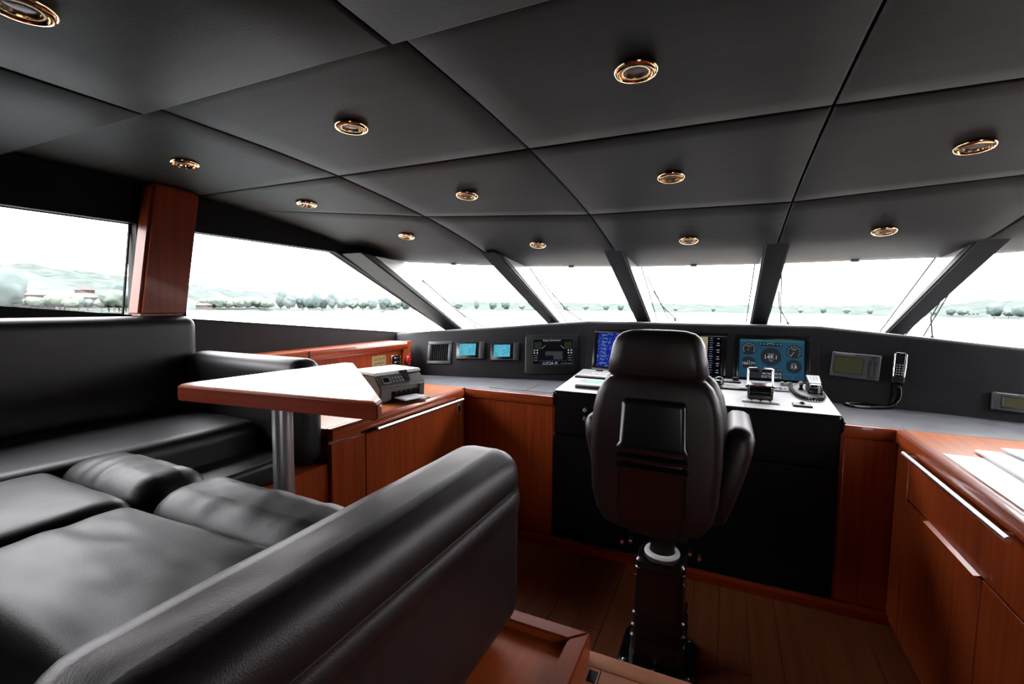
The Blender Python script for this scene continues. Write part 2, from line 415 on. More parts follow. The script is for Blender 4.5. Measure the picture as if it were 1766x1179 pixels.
# brownish lining strip below the forward port window
for X0, X1 in ((XP, XP + .012), (XS - .012, XS)):
    bm = B(); prism(bm, [(1.2, 1.19), (3.3, 1.19), (3.3, 1.245), (3.2, 1.257), (1.45, 1.412), (1.2, 1.437)], 'x', X0, X1)
    obj('lower_lining', bm, 'panel_brown', wp if X0 < 0 else wsb)
# glass of the side windows
def sidewin(n, x, pts):
    o = sroot('window_%d' % n, (x, pts[0][0], pts[0][1]))
    obj('pane', prism(B(), pts, 'x', x - .004, x + .004), 'glass', o)
    bm = B(); P = [(x, p[0], p[1]) for p in pts]
    for i in range(len(P)): tube(bm, [P[i], P[(i + 1) % len(P)]], .006, 6)
    obj('gasket', bm, 'black', o)
for X, k in ((XP - .05, 1), (XS + .05, 3)):
    if k == 1: sidewin(k, X, [(-.9, 1.55), (1.215, 1.441), (1.262, 1.868), (-.9, 1.862)])
    sidewin(k + 1, X, [(1.46, 1.416), (3.22, 1.262), (4.06, 1.22), (2.485, 1.870), (1.47, 1.87)])
# white strip standing in for window reflections beside the wooden post
struct(obj('trim_1', box(B(), (XP - .12, 1.30, 1.40), (XP - .072, 1.45, 1.88)), 'gel'))
struct(obj('wall_leak_block', box(B(), (XP, 3.40, 0), (XS, 3.46, .59)), 'wallfab'))  # unseen wall added below the dashboard to block light leaks
# --- lower floor, raised floor
fl = struct(obj('floor', box(B(), (-1.75, 1.0, -.06), (XS, 3.3, -.012)), 'gap'))
x = -1.72; k = 0
while x < 1.0:
    wd = .125
    yb = 1.35 + .23 * ((k * 7) % 5)
    for (ya, yc) in ((1.02, yb), (yb, 3.0)):
        bm = B(); box(bm, (x + .0009, ya + .0009, -.02), (x + wd - .0009, yc - .0009, 0), .0012, 1)
        obj('plank', bm, 'floor', fl)
    x += wd; k += 1
rf = struct(obj('raised_floor', box(B(), (XP, -2.5, .0), (XS, 1.13, .585)), 'wood_dark'))
obj('nosing', box(B(), (-2.4, 1.085, .57), (XS - .01, 1.137, .602), .004, 2), 'step', rf, 40)
y = 1.085; k = 0
while y > .55:
    for (xa, xb) in ((-.9, -.245), (-.245, .35), (.35, 1.2)):
        obj('plank', box(B(), (xa + .001, y - .078, .585), (xb - .001, y - .001, .6), .001, 1), 'step', rf)
    y -= .079
obj('flush_latch', box(B(), (-.272, 1.035, .598), (-.247, 1.075, .6015), .002, 1), 'black', rf)

# --- windscreen: dashboard shelf, mullions, panes
TOPZ = [(-2.52, 1.262), (-2.42, 1.266), (-2.2, 1.288), (-.95, 1.393), (.54, 1.395), (1.38, 1.314), (2.1, 1.262)]
BASEY = [(-2.52, 2.99), (-.985, 3.345), (-.98, 3.36), (.565, 3.36), (.57, 3.25), (2.1, 3.08)]
BASEY = [(-2.52, 2.99), (-.985, 3.36), (.565, 3.36), (2.1, 3.02)]
TOPY = [(-2.52, 3.12), (-.95, 3.48), (.54, 3.48), (2.1, 3.14)]
def dcol(x):
    zt, yb, yt = lerp(TOPZ, x), lerp(BASEY, x), lerp(TOPY, x)
    yf = lerp(FRONT, x) + 1.10; zf = zt - .030 - .045 * min(1, max(0, (abs(x - CXL) - .75) / 1.5))
    # aft face bottom -> rounded lip -> shelf -> forward edge -> back underneath
    return [(x, yb - .012, .60), (x, yb - .012, .93), (x, yt - .004, zt - .022), (x, yt + .002, zt - .010), (x, yt + .012, zt - .002), (x, yt + .03, zt), (x, yt + .10, zt - .006), (x, yf, zf), (x, yf, zf - .06), (x, yt + .2, .60)]
bm = B(); xs = [-2.506, -2.42, -2.2, -1.9, -1.6, -1.2, -.955, -.945, -.6, -.2, .2, .535, .545, .9, 1.38, 1.75, 2.086]
loft(bm, [dcol(x) for x in xs])
dash = obj('dashboard', bm, 'dash', None, 28)
tag(dash, 'long charcoal padded dashboard running under the front windscreen', 'dashboard')
MX = [-2.42, -1.485, -.66, .24, 1.155, 2.0]
for i, x in enumerate(MX):
    h = .062 if 0 < i < 5 else .10
    yo = lerp(FRONT, x) - 3.50 if 0 < i < 5 else -.38
    yo = {1: -.09, 4: .05}.get(i, yo if i in (0, 5) else 0)
    zb = {0: -.10, 5: -.10, 1: -.02, 4: -.02}.get(i, 0)
    r_ = sroot('trim_%d' % (i + 2), (x, 3.5 + yo, 1.6))
    cap = B(); prism(cap, [(2.90 + yo, 1.862), (4.35 + yo, 1.315 + zb), (4.35 + yo, 1.348 + zb), (3.03 + yo, 1.855)], 'x', x - h, x + h, .010, 3)
    obj('leather_cap', cap, 'mull', r_, 50)
    wh = B(); prism(wh, [(3.05 + yo, 1.85), (4.35 + yo, 1.345 + zb), (4.5 + yo, 1.37 + zb), (3.52 + yo, 1.83)], 'x', x - h * .93, x + h * .93)
    obj('outer_frame', wh, 'gel', r_)
# panes
wn = 5; GL = []
for i in range(5):
    xa, xb = MX[i], MX[i + 1]
    def gp(x, t):
        yt = lerp(FRONT, x) + .0; zt = 1.80; yb = yt + 1.0; zb = lerp(TOPZ, x) - .022 - .03 * min(1, max(0, (abs(x - CXL) - .75) / 1.5))
        return V((x, yt + (yb - yt) * t, zt + (zb - zt) * t))
    q = [gp(xa, 0), gp(xb, 0), gp(xb, 1), gp(xa, 1)]; nrm = (q[1] - q[0]).cross(q[3] - q[0]).normalized()
    if nrm.z < 0: nrm = -nrm
    o = sroot('window_%d' % wn, tuple(q[0])); wn += 1; GL.append((q, nrm))
    hexa_pts = [p + nrm * .0 for p in q] + [p + nrm * .008 for p in q]
    obj('pane', hexa(B(), hexa_pts), 'glass', o)
    bm = B()
    ins = [q[0] + (q[1] - q[0]).normalized() * .078, q[1] - (q[1] - q[0]).normalized() * .078, q[2] - (q[2] - q[3]).normalized() * .078, q[3] + (q[2] - q[3]).normalized() * .078]
    tube(bm, [ins[0], ins[3]], .0045, 6); tube(bm, [ins[1], ins[2]], .0045, 6)
    obj('gasket', bm, 'black', o)
# outside decks seen only as bounced daylight and from beside the boat
struct(obj('trim_20', box(B(), (-3.4, 4.75, .95), (3.0, 10.5, 1.1)), 'deck'))
for a, b2 in ((-3.6, XP - .08), (XS + .08, 3.2)): struct(obj('trim_21', box(B(), (a, -3, .55), (b2, 4.7, .65)), 'deck'))

# --- wooden post between the port windows
bm = B(); prism(bm, [(1.205, 1.437), (1.415, 1.437), (1.505, 2.046), (1.292, 2.052)], 'x', XP + .002, XP + .10, .014, 3)
post = obj('trim_30', bm, 'wood_post', None, 40); struct(post)

# ================================================================== COUNTERS AND CABINETS
CZ = .94
# port cabinet
pc = thing('storage_cabinet', 'cherry wood cabinet along the port side beneath the printer', 'cabinet', (-2.0, 2.0, 0))
obj('body', box(B(), (XP + .02, 1.512, 0), (-1.6, 2.70, CZ - .055)), 'wood_z', pc)
obj('door', box(B(), (-1.6, 1.735, .12), (-1.582, 2.655, .872), .002, 1), 'wood_z', pc, 40)
obj('side_panel', box(B(), (-1.6, 1.514, .12), (-1.582, 1.729, .872), .002, 1), 'wood_z', pc, 40)
obj('toe_board', box(B(), (-1.62, 1.14, .0), (-1.60, 2.68, .115)), 'wood_dark', pc)
hd = obj('handle', tube(B(), [(-1.545, 1.775, .885), (-1.545, 2.60, .885)], .009, 10), 'alu', pc, 60)
for yy in (1.80, 2.575): obj('bracket', tube(B(), [(-1.584, yy, .885), (-1.545, yy, .885)], .006, 8), 'alu', hd)
bm = B(); box(bm, (-1.582, 1.735, .874), (-1.578, 2.655, .884)); obj('top_gap', bm, 'gap', pc)
# counter tops: wood part + edging (port), grey vinyl (forward), wood (starboard)
pt = thing('wooden_countertop', 'glossy cherry wood countertop on the port cabinet carrying the printer', 'countertop', (-2.0, 1.8, CZ - .05))
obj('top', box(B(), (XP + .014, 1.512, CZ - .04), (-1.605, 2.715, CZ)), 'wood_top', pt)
obj('edging', prism(B(), [(-1.625, CZ - .05), (-1.572, CZ - .05), (-1.568, CZ - .008), (-1.580, CZ + .003), (-1.60, CZ + .003), (-1.625, CZ - .001)], 'y', 1.512, 2.655, .002, 1), 'wood_y', pt, 40)
gv = thing('grey_countertop', 'grey vinyl countertop running below the dashboard', 'countertop', (-.2, 3.0, CZ - .05))
for (xa, xb) in ((XP + .014, CXL - .77), (CXL + .77, XS - .014)):
    obj('top', box(B(), (xa, 2.716 if xa > 0 else 2.716, CZ - .04), (xb, 3.37, CZ)), 'counter', gv)
obj('hatch_lid', box(B(), (-1.46, 2.80, CZ), (-1.19, 3.06, CZ + .003), .0015, 1), 'counter', gv)
obj('hatch_lid', box(B(), (-1.185, 2.80, CZ), (-1.0, 3.06, CZ + .003), .0015, 1), 'counter', gv)
# forward cherry cabinet fronts on both sides of the helm console
for side, xa, xb, lab in (('p', -1.585, -.955, 'plain cherry wood cupboard front between port cabinet and helm console'), ('s', .548, .762, 'narrow cherry wood cupboard front right of the helm console')):
    t = thing('cupboard', lab, 'cupboard', ((xa + xb) / 2, 2.75, 0))
    obj('body', box(B(), (xa - (.03 if xa < 0 else .012), 2.706, 0), (xb + (.03 if xa > 0 else .012), 3.3, CZ - .045)), 'wood_dark', t)
    obj('front_panel', box(B(), (xa + .004, 2.702, .055), (xb - .004, 2.722, CZ - .062), .002, 1), 'wood_z', t, 40)
    obj('edging', box(B(), (xa, 2.69, CZ - .055), (xb, 2.722, CZ + .002), .004, 2), 'wood_x', t, 40)
kick = struct(obj('baseboard_forward', box(B(), (-1.6, 2.655, 0), (.762, 2.70, .045), .002, 1), 'wood_dark'))
# starboard cabinet
sc_ = thing('chart_cabinet', 'cherry wood cabinet with long rail handle at the right', 'cabinet', (1.4, 2.0, 0))
obj('body', box(B(), (.777, .0, 0), (XS - .012, 2.70, CZ - .055)), 'wood_dark', sc_)
obj('corner_panel', box(B(), (.759, 2.545, .03), (.78, 2.70, CZ - .06), .002, 1), 'wood_z', sc_, 40)
dr = obj('drawer', box(B(), (.759, 1.56, .672), (.78, 2.538, CZ - .062), .002, 1), 'wood_z', sc_, 40)
obj('door', box(B(), (.759, 1.882, .03), (.78, 2.538, .664), .002, 1), 'wood_z', sc_, 40)
obj('door', box(B(), (.759, 1.20, .03), (.78, 1.876, .664), .002, 1), 'wood_z', sc_, 40)
obj('drawer', box(B(), (.759, .5, .672), (.78, 1.554, CZ - .062), .002, 1), 'wood_z', sc_, 40)
obj('finger_pull', prism(B(), [(.742, .668), (.760, .662), (.760, .672)], 'y', 1.885, 2.30), 'wood_top', sc_, label='pale lacquered finger pull edge')
hd = obj('handle', tube(B(), [(.715, 1.655, .887), (.715, 2.475, .887)], .009, 10), 'alu', sc_, 60)
for yy in (1.70, 2.43): obj('bracket', tube(B(), [(.76, yy, .887), (.715, yy, .887)], .006, 8), 'alu', hd)
st = thing('wooden_countertop', 'cherry wood countertop with raised edge under the nautical charts', 'countertop', (1.4, 1.8, CZ - .05))
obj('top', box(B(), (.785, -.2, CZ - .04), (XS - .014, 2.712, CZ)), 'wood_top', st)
obj('edging', prism(B(), [(.745, CZ - .055), (.79, CZ - .055), (.79, CZ - .001), (.770, CZ + .004), (.756, CZ + .004), (.745, CZ - .006)], 'y', -.2, 2.70, .002, 1), 'wood_y', st, 40)

# port backsplash with shelf rail
bs = thing('backsplash_panel', 'cherry wood backsplash with thick rounded rail behind the printer', 'wall panel', (-2.33, 2.4, CZ))
obj('board', box(B(), (-2.345, 1.515, CZ), (-2.325, 2.995, 1.16)), 'wood_z', bs)
for ya, yb in ((1.515, 2.028), (2.036, 2.995)):
    obj('rail', prism(B(), [(-2.515, 1.15), (-2.30, 1.15), (-2.288, 1.165), (-2.288, 1.196), (-2.302, 1.212), (-2.515, 1.212)], 'y', ya, yb, .003, 2), 'wood_y', bs, 40)
obj('end_post', hexa(B(), [(-2.345, 2.93, CZ), (-2.30, 2.93, CZ), (-2.30, 2.985, CZ), (-2.345, 2.985, CZ), (-2.345, 2.96, 1.21), (-2.30, 2.96, 1.21), (-2.30, 3.06, 1.21), (-2.345, 3.06, 1.21)]), 'wood_z', bs)
obj('gap_strip', box(B(), (-2.29, 2.028, 1.08), (-2.286, 2.036, 1.215)), 'black', bs)

# ================================================================== HELM CONSOLE
hc = thing('helm_console', 'black padded helm console with sloping light-catching top', 'console', (CXL, 3.0, 0))
cons = B(); prism(cons, [(2.70, .708), (3.345, .708), (3.345, 1.038), (2.70, .979)], 'x', -.962, .546, .016, 4)
obj('upper_body', cons, 'leather_dark', hc, 50)
obj('lower_body', prism(B(), [(2.702, .045), (3.34, .045), (3.34, .702), (2.702, .702)], 'x', -.958, .544, .006, 2), 'leather_dark', hc, 50)
obj('top_sheen_skin', hexa(B(), [(-.950, 2.713, .9790), (.534, 2.713, .9790), (.534, 3.34, 1.0365), (-.950, 3.34, 1.0365), (-.950, 2.713, .9812), (.534, 2.713, .9812), (.534, 3.34, 1.0387), (-.950, 3.34, 1.0387)]), 'contop_sheen', hc)  # thin pale layer carrying the painted sheen of the top
CF = Frame((0, 2.70, .980), (1, 0, 0), (0, .645, .059))
obj('seam', box(B(), (.1120, 2.72, .978), (.1128, 2.79, .9895)), 'gap', hc)
# knobs on the console front
for (px_, py_, m_, lab) in ((1010, 706, 'ltgrey', 'small silver knob on the console front behind the helm chair'), (1010, 721, 'rust', 'small reddish knob below the silver one on the console front')):
    FF = Frame((0, 2.70, .8), (1, 0, 0), (0, 0, 1)); a, b = FF.uv(px_, py_)
    t = FF.thing('knob', lab, 'knob', a, b)
    obj('collar', lathe(B(), [(.014, -.006), (.016, .004), (.012, .008)], n=16), 'black', t, 40, True)
    obj('cap', lathe(B(), [(.009, .006), (.011, .012), (.011, .024), (.008, .028)], n=16), m_, t, 40, True)

def on_console(name, label, cat, x0, y0, x1, y1, dep, group=None):
    """x0,y0 / x1,y1: near left and near right corner; dep: depth away from the viewer"""
    a0, b0 = CF.uv(x0, y0); a1, b1 = CF.uv(x1, y1)
    wd = math.hypot(a1 - a0, b1 - b0); ang = 0
    t = CF.thing(name, label, cat, (a0 + a1) / 2, (b0 + b1) / 2 + dep / 2, group); return t, wd, dep
# keyboard pads left
t, wd, dp = on_console('control_pad', 'white control pad with keys at the rear left of the console', 'control pad', 991, 650.5, 1080, 657, .21)
obj('base', lbox(0, 0, wd, dp, 0, .012, .003), 'black', t, 40, True)
obj('face', lbox(0, .004, wd - .008, dp - .012, .012, .016, .002), 'ltgrey', t, 40, True)
for i in range(7):
    for j in range(3):
        obj('key', lbox(-wd / 2 + .045 + i * .024 + .06, -.045 + j * .024, .015, .012, .016, .019, .001, 1), 'white', t, 0, True)
for (kx, kw) in ((.09, .05), (.16, .012), (.20, .012)): obj('slot', lbox(-wd / 2 + kx + .04, .07, kw, .02, .014, .022, .002, 1), 'black', t, 0, True, label='small black raised switch')
t, wd, dp = on_console('display_pad', 'white instrument pad with a lit green display, left front of console', 'instrument', 991, 668.5, 1072, 675, .135)
obj('base', lbox(0, 0, wd, dp, 0, .020, .003), 'gloss', t, 40, True)
obj('face', lbox(0, .003, wd - .006, dp - .008, .020, .024, .002), 'ltgrey', t, 40, True)
obj('screen', lbox(-.045, .022, .105, .062, .0235, .0252), 'lcd_green', t, 0, True, label='lit green liquid crystal screen')
for i in range(4): obj('key', lbox(.04 + .018 * i, -.03, .012, .012, .024, .027, .001, 1), 'white', t, 0, True)
# pads right of the seat
t, wd, dp = on_console('steering_pad', 'pale steering pad with two black round-topped levers behind the helm chair', 'control panel', 1212, 655, 1277, 663, .055)
obj('base', lbox(0, 0, wd, dp, 0, .010, .003), 'grey2', t, 40, True)
obj('face', lbox(0, 0, wd - .006, dp - .008, .010, .012, .001), 'ltgrey', t, 40, True)
obj('label_strip', lbox(.02, .012, .06, .012, .012, .0125), 'black', t, 0, True)
obj('selector', lbox(wd / 2 - .03, 0, .036, .026, .012, .034, .005), 'black', t, 40, True)
for i in range(3): obj('button', lbox(.005 + i * .02, -.014, .010, .008, .012, .014), 'white', t, 0, True)
for (kx, ky, kr) in ((1240, 661, .027), (1238, 667, .030)):
    a, b = CF.uv(kx, ky); tt = CF.thing('joystick', 'round black joystick, %s of the two beside the helm chair' % ('rear' if ky < 665 else 'front'), 'joystick', a, b)
    bm = B(); lathe(bm, [(.016, 0), (.014, .012), (kr * .8, .016), (kr, .022), (kr * .98, .032), (kr * .75, .042), (kr * .4, .046), (.002, .047)], n=20); obj('grip', bm, 'gloss', tt, 60, True)
    obj('collar', lathe(B(), [(.030, 0), (.028, .004), (.016, .005)], n=20), 'black', tt, 40, True)
t, wd, dp = on_console('tan_display_pad', 'pale pad with a small tan display right of the joysticks', 'instrument', 1236, 670, 1294, 674.5, .060)
obj('base', lbox(0, 0, wd, dp, 0, .012, .003), 'gloss', t, 40, True)
obj('face', lbox(0, .003, wd - .005, dp - .008, .012, .016, .002), 'ltgrey', t, 40, True)
obj('screen', lbox(-.012, .008, .055, .028, .0155, .0172), mat('tan_display', (.20, .16, .11), .3), t, 0, True, label='small tan screen')
for i in range(3): obj('key', lbox(.04 + i * .016, .0, .010, .010, .016, .018), 'white', t, 0, True)
# throttle
t, wd, dp = on_console('throttle_control', 'black twin throttle box with chrome frame levers on the console', 'throttle', 1289, 689.5, 1333, 693, .12)
bm = B(); prism(bm, [(-dp / 2, 0), (dp / 2, 0), (dp / 2, .060), (dp * .1, .078), (-dp * .25, .072), (-dp / 2, .045)], 'x', -wd / 2, wd / 2, .008, 3)
obj('housing', bm, 'gloss', t, 50, True)
obj('top_plate', hexa(B(), [(-wd / 2 + .006, -.025, .072), (wd / 2 - .006, -.025, .072), (wd / 2 - .006, .020, .078), (-wd / 2 + .006, .020, .078), (-wd / 2 + .006, -.025, .079), (wd / 2 - .006, -.025, .079), (wd / 2 - .006, .020, .083), (-wd / 2 + .006, .020, .083)]), 'chrome', t, 0, True)
obj('emblem', lbox(0, -dp / 2 - .0, .03, .002, .02, .028), 'grey', t, 0, True)
for sg in (-1, 1):
    lv = B(); xx = sg * (wd / 2 - .001)
    tube(lv, [(xx, 0, .062), (xx, .03, .148), (xx, .032, .158), (xx - sg * .006, .032, .162), (sg * .006, .032, .162)], .0055, 10)
    l1 = obj('lever', lv, 'chrome', t, 60, True)
    obj('grip', tube(B(), [(sg * .006, .032, .149), (xx - sg * .010, .032, .149)], .008, 12), 'black', l1, 60, True)
    obj('pivot', tube(B(), [(sg * (wd / 2 - .002), 0, .062), (sg * (wd / 2 + .010), 0, .062)], .011, 14), 'chrome', t, 60, True)
    obj('screw', tube(B(), [(sg * (wd / 2 - .002), -.03, .045), (sg * (wd / 2 + .004), -.03, .045)], .005, 8), 'chrome', t, 60, True)
t, wd, dp = on_console('button_strip', 'strip of four oval white buttons in front of the throttle', 'button strip', 1280, 692, 1345, 699.5, .045)
obj('base', lbox(0, 0, wd, dp, 0, .005, .002), 'grey2', t, 40, True)
for i in range(4):
    xx = -wd / 2 + wd * (i + .5) / 4
    bm = B(); lathe(bm, [(.020, .005), (.021, .008), (.016, .011), (.004, .0118)], Matrix.Translation((xx, 0, 0)) @ Matrix.Diagonal((1 if i else 1.15, .7, 1, 1)), 20)
    obj('button', bm, 'white', t, 50, True)
t, wd, dp = on_console('arrow_keypad', 'square pale keypad with arrow keys right of the throttle', 'keypad', 1333, 674, 1362, 677, .085)
obj('base', lbox(0, 0, wd, dp, 0, .006, .002), 'grey2', t, 40, True); obj('face', lbox(0, 0, wd - .006, dp - .008, .006, .009, .001), 'ltgrey', t, 0, True)
for (kx, ky) in ((0, .02), (0, -.02), (-.022, 0), (.022, 0), (0, 0)): obj('key', lathe(B(), [(.008, .009), (.008, .012), (.004, .013)], Matrix.Translation((kx, ky, 0)), 10), 'grey', t, 40, True)
t, wd, dp = on_console('dimmer_plate', 'small plate with two round dimmers at the console rear edge', 'dimmer', 1346, 665, 1364, 667, .055)
obj('plate', lbox(0, 0, wd, dp, 0, .006, .002), 'grey', t, 40, True)
for kx in (-.018, .018): obj('dial', lathe(B(), [(.013, .006), (.012, .018), (.009, .020)], Matrix.Translation((kx, 0, 0)), 16), 'ltgrey', t, 40, True)
a, b = CF.uv(1381, 671.5); t = CF.thing('peg_knob', 'short black peg knob with pale cap beside the radio handset', 'knob', a, b)
obj('stem', lathe(B(), [(.016, 0), (.012, .006), (.008, .012), (.009, .028), (.013, .034)], n=16), 'black', t, 50, True)
obj('cap', lathe(B(), [(.013, .034), (.015, .040), (.012, .046)], n=16), 'ltgrey', t, 50, True)
t, wd, dp = on_console('trackball_pad', 'square white pad with black ball at the right console corner', 'trackball', 1368, 701, 1402, 703.5, .065)
obj('base', lbox(0, 0, wd, dp, 0, .006, .002), 'black', t, 40, True); obj('face', lbox(0, 0.001, wd - .004, dp - .006, .006, .010, .001), 'ltgrey', t, 0, True)
bm = B(); sphere(bm, (0, .004, .012), .0135, 14, (1, 1, .8)); obj('ball', bm, 'gloss', t, 60, True)
for sg in (-1, 1): obj('button', lbox(sg * .030, .004, .016, .010, .010, .012), 'white', t, 0, True)
# radio handset lying on its cradle
def coil(bm, pts, R, r, turns, n=6):
    pts = [V(p) for p in pts]; L = [0]
    for p, q in zip(pts, pts[1:]): L.append(L[-1] + (q - p).length)
    def P(s):
        for i in range(len(pts) - 1):
            if s <= L[i + 1] + 1e-9:
                t = (s - L[i]) / max(1e-9, L[i + 1] - L[i]); return pts[i].lerp(pts[i + 1], t), (pts[i + 1] - pts[i]).normalized()
        return pts[-1], (pts[-1] - pts[-2]).normalized()
    out = []; N = turns * 8
    for k in range(N + 1):
        p, t = P(L[-1] * k / N); a = t.orthogonal().normalized() if not out else None
        if a is None:
            a = (ref - t * ref.dot(t)).normalized()
        ref = a; b = t.cross(a); th = k * math.pi / 4
        out.append(p + (a * math.cos(th) + b * math.sin(th)) * R)
    return tube(bm, out, r, n)
def smooth(pts, k=6):
    pts = [V(p) for p in pts]; o = []
    for i in range(len(pts) - 1):
        p0 = pts[max(0, i - 1)]; p1 = pts[i]; p2 = pts[i + 1]; p3 = pts[min(len(pts) - 1, i + 2)]
        for j in range(k):
            t = j / k; o.append(.5 * ((2 * p1) + (p2 - p0) * t + (2 * p0 - 5 * p1 + 4 * p2 - p3) * t * t + (3 * p1 - p0 - 3 * p2 + p3) * t ** 3))
    o.append(pts[-1]); return o
t, wd, dp = on_console('radio_handset', 'black radio handset with pale back resting on the right end of the console', 'handset', 1397, 683, 1422, 686, .17)
t2 = t
obj('cradle', lbox(0, .03, .075, .11, 0, .03, .006), 'black', t, 40, True)
bm = B(); cushion(bm, .036, .082, .022, .014, lambda p: V((p.x * (1 + .12 * p.y / .08) - .006, p.y + .010, p.z + .052 + p.y * .16)), 6); obj('body', bm, 'gloss', t, 60, True)
bm = B(); cushion(bm, .031, .060, .004, .004, lambda p: V((p.x * (1 + .12 * p.y / .08) - .006, p.y + .018, p.z + .075 + p.y * .16)), 6); obj('back_plate', bm, 'ltgrey', t, 60, True)
for j in range(4):
    for i in range(3): obj('grille_slot', lbox(-.022 + i * .015, -.015 + j * .018, .010, .003, .0765 + j * .0026, .0805 + j * .0030), 'white', t, 0, True)
obj('clip', tube(B(), [(.006, -.066, .062), (.007, -.078, .045), (.007, -.080, .022)], .006, 8), 'ltgrey', t, 60, True)
def cpt(x, y, h=.012):
    a, b = CF.uv(x, y); return CF.pt(a, b, h)
path = smooth([cpt(1363, 664), cpt(1364, 672), cpt(1371, 681), cpt(1384, 688), cpt(1403, 692), cpt(1417, 691), cpt(1420, 685), cpt(1413, 681, .018)])
top('curled_cord', coil(B(), path, .0075, .0042, 46), 'black', 'black coiled cord looping round from the radio handset on the console', 'cord', 60)
top('thin_lead', tube(B(), smooth([cpt(1362, 667, .006), cpt(1372, 664, .006), cpt(1381, 665, .03)]), .0025, 6), 'rust', 'thin reddish lead from the dimmer plate to the peg knob', 'cable', 60)

# ================================================================== INSTRUMENTS ON THE DASHBOARD
def dface(x):
    def pp(xx, k): 
        zt, yb, yt = lerp(TOPZ, xx), lerp(BASEY, xx) - .012, lerp(TOPY, xx) - .004
        return V((xx, yb, .93)) if k == 0 else V((xx, yt, zt - .022))
    e = .05; b0, b1 = pp(x - e, 0), pp(x + e, 0); t0, t1 = pp(x - e, 1), pp(x + e, 1)
    return Frame((b0 + b1) / 2, ((b1 - b0) + (t1 - t0)), ((t0 + t1) - (b0 + b1)))
# louvred vent
F = dface(-2.1); a, b, w_, h_ = F.rect(741, 588, 777, 629, 781, 590, 736, 627)
t = F.thing('air_vent', 'square grey air vent with upright black louvres left of the small screens', 'air vent', a, b)
obj('frame', lframe(0, 0, w_, h_, .026, -.004, .014, .003), 'grey', t, 40, True)
obj('duct', lbox(0, 0, w_ - .04, h_ - .04, -.004, .001), 'gap', t, 0, True)
for i in range(9):
    xx = -(w_ - .06) / 2 + (w_ - .06) * i / 8
    bm = B(); hexa(bm, [(xx - .006, -h_ / 2 + .024, .001), (xx - .003, -h_ / 2 + .024, .001), (xx - .003, h_ / 2 - .024, .001), (xx - .006, h_ / 2 - .024, .001), (xx + .003, -h_ / 2 + .024, .011), (xx + .006, -h_ / 2 + .024, .011), (xx + .006, h_ / 2 - .024, .011), (xx + .003, h_ / 2 - .024, .011)])
    obj('louvre', bm, 'black', t, 0, True)
# two small video screens
vid = varied('blue_video_picture', (.10, .42, .62), (.30, .70, .80), 60, (1, 1, 1), .3)
def blue_screen():
    m = bpy.data.materials.new('lit_blue_water_picture'); m.use_nodes = True; n = m.node_tree.nodes; l = m.node_tree.links; b_ = n['Principled BSDF']
    ns = _tex(m, 55, 4); r = n.new('ShaderNodeValToRGB'); r.color_ramp.elements[0].position = .35; r.color_ramp.elements[1].position = .7
    r.color_ramp.elements[0].color = (.04, .36, .55, 1); r.color_ramp.elements[1].color = (.16, .62, .70, 1)
    l.new(ns.outputs['Fac'], r.inputs[0]); l.new(r.outputs[0], b_.inputs['Emission Color']); b_.inputs['Emission Strength'].default_value = .85
    b_.inputs['Base Color'].default_value = (.01, .02, .03, 1); b_.inputs['Roughness'].default_value = .25; return m
bsm = blue_screen()
for k, q in enumerate(((790, 590, 835, 620, 838, 592, 787, 619), (849, 591, 893, 623, 898, 594, 846, 621))):
    F = dface(-1.83 + .3 * k); a, b, w_, h_ = F.rect(*q)
    t = F.thing('video_screen', ['small lit blue video screen next to the air vent', 'small lit blue video screen between its twin and the alarm panel'][k], 'screen', a, b)
    obj('housing', lbox(0, 0, w_, h_, -.004, .022, .004), 'gloss', t, 40, True)
    obj('picture', lbox(-w_ * .10, h_ * .06, w_ * .58, h_ * .70, .0215, .0232), bsm, t, 0, True)
    obj('speaker_strip', lbox(w_ * .405, 0, w_ * .19, h_ * 1.02, -.002, .027, .003), 'grey2', t, 40, True)
    obj('bottom_lip', lbox(-w_ * .1, -h_ * .47, w_ * .78, h_ * .05, .018, .030, .002), 'grey', t, 40, True)
    obj('badge', lbox(-w_ * .1, -h_ * .40, w_ * .05, h_ * .035, .0215, .0228), 'grey', t, 0, True)
# alarm / monitoring panel
F = dface(-1.22); a, b, w_, h_ = F.rect(911, 576, 994, 648, 1000, 579, 905, 643)
t = F.thing('monitoring_screen', 'large dark monitoring screen with gauges and a ship name on it', 'screen', a, b)
obj('bezel', lbox(0, 0, w_, h_, -.002, .016, .004), 'black', t, 40, True)
obj('hinge', tube(B(), [(-w_ / 2 - .002, -h_ * .45, .012), (-w_ / 2 - .002, h_ * .45, .012)], .006, 8), 'grey', t, 60, True)
sw, sh = w_ * .78, h_ * .66; sy = h_ * .06
scr = obj('screen', lbox(w_ * .02, sy, sw, sh, .0155, .0175), mat('dark_screen_glass', (.006, .007, .009), .12), t, 0, True)
obj('screen_border', lframe(w_ * .02, sy, sw, sh, .003, .0172, .0185), 'grey', scr, 0, True)
e_w = emit('dim_white_pixels', (.55, .58, .62), .55); e_b = emit('dim_blue_pixels', (.05, .12, .35), .6); e_g = emit('dim_green_pixels', (.10, .16, .04), .6)
text('heading', 'Data Overview', .022, w_ * .0, sy + sh * .44, .0178, e_w, scr)
text('ship_name', 'LUCIA M', .030, -w_ * .03, sy - sh * .44, .0178, e_w, scr)
text('bottom_icons', '• ◂ ▸ + ▪ ▪', .020, w_ * .28, sy - sh * .44, .0178, e_w, scr)
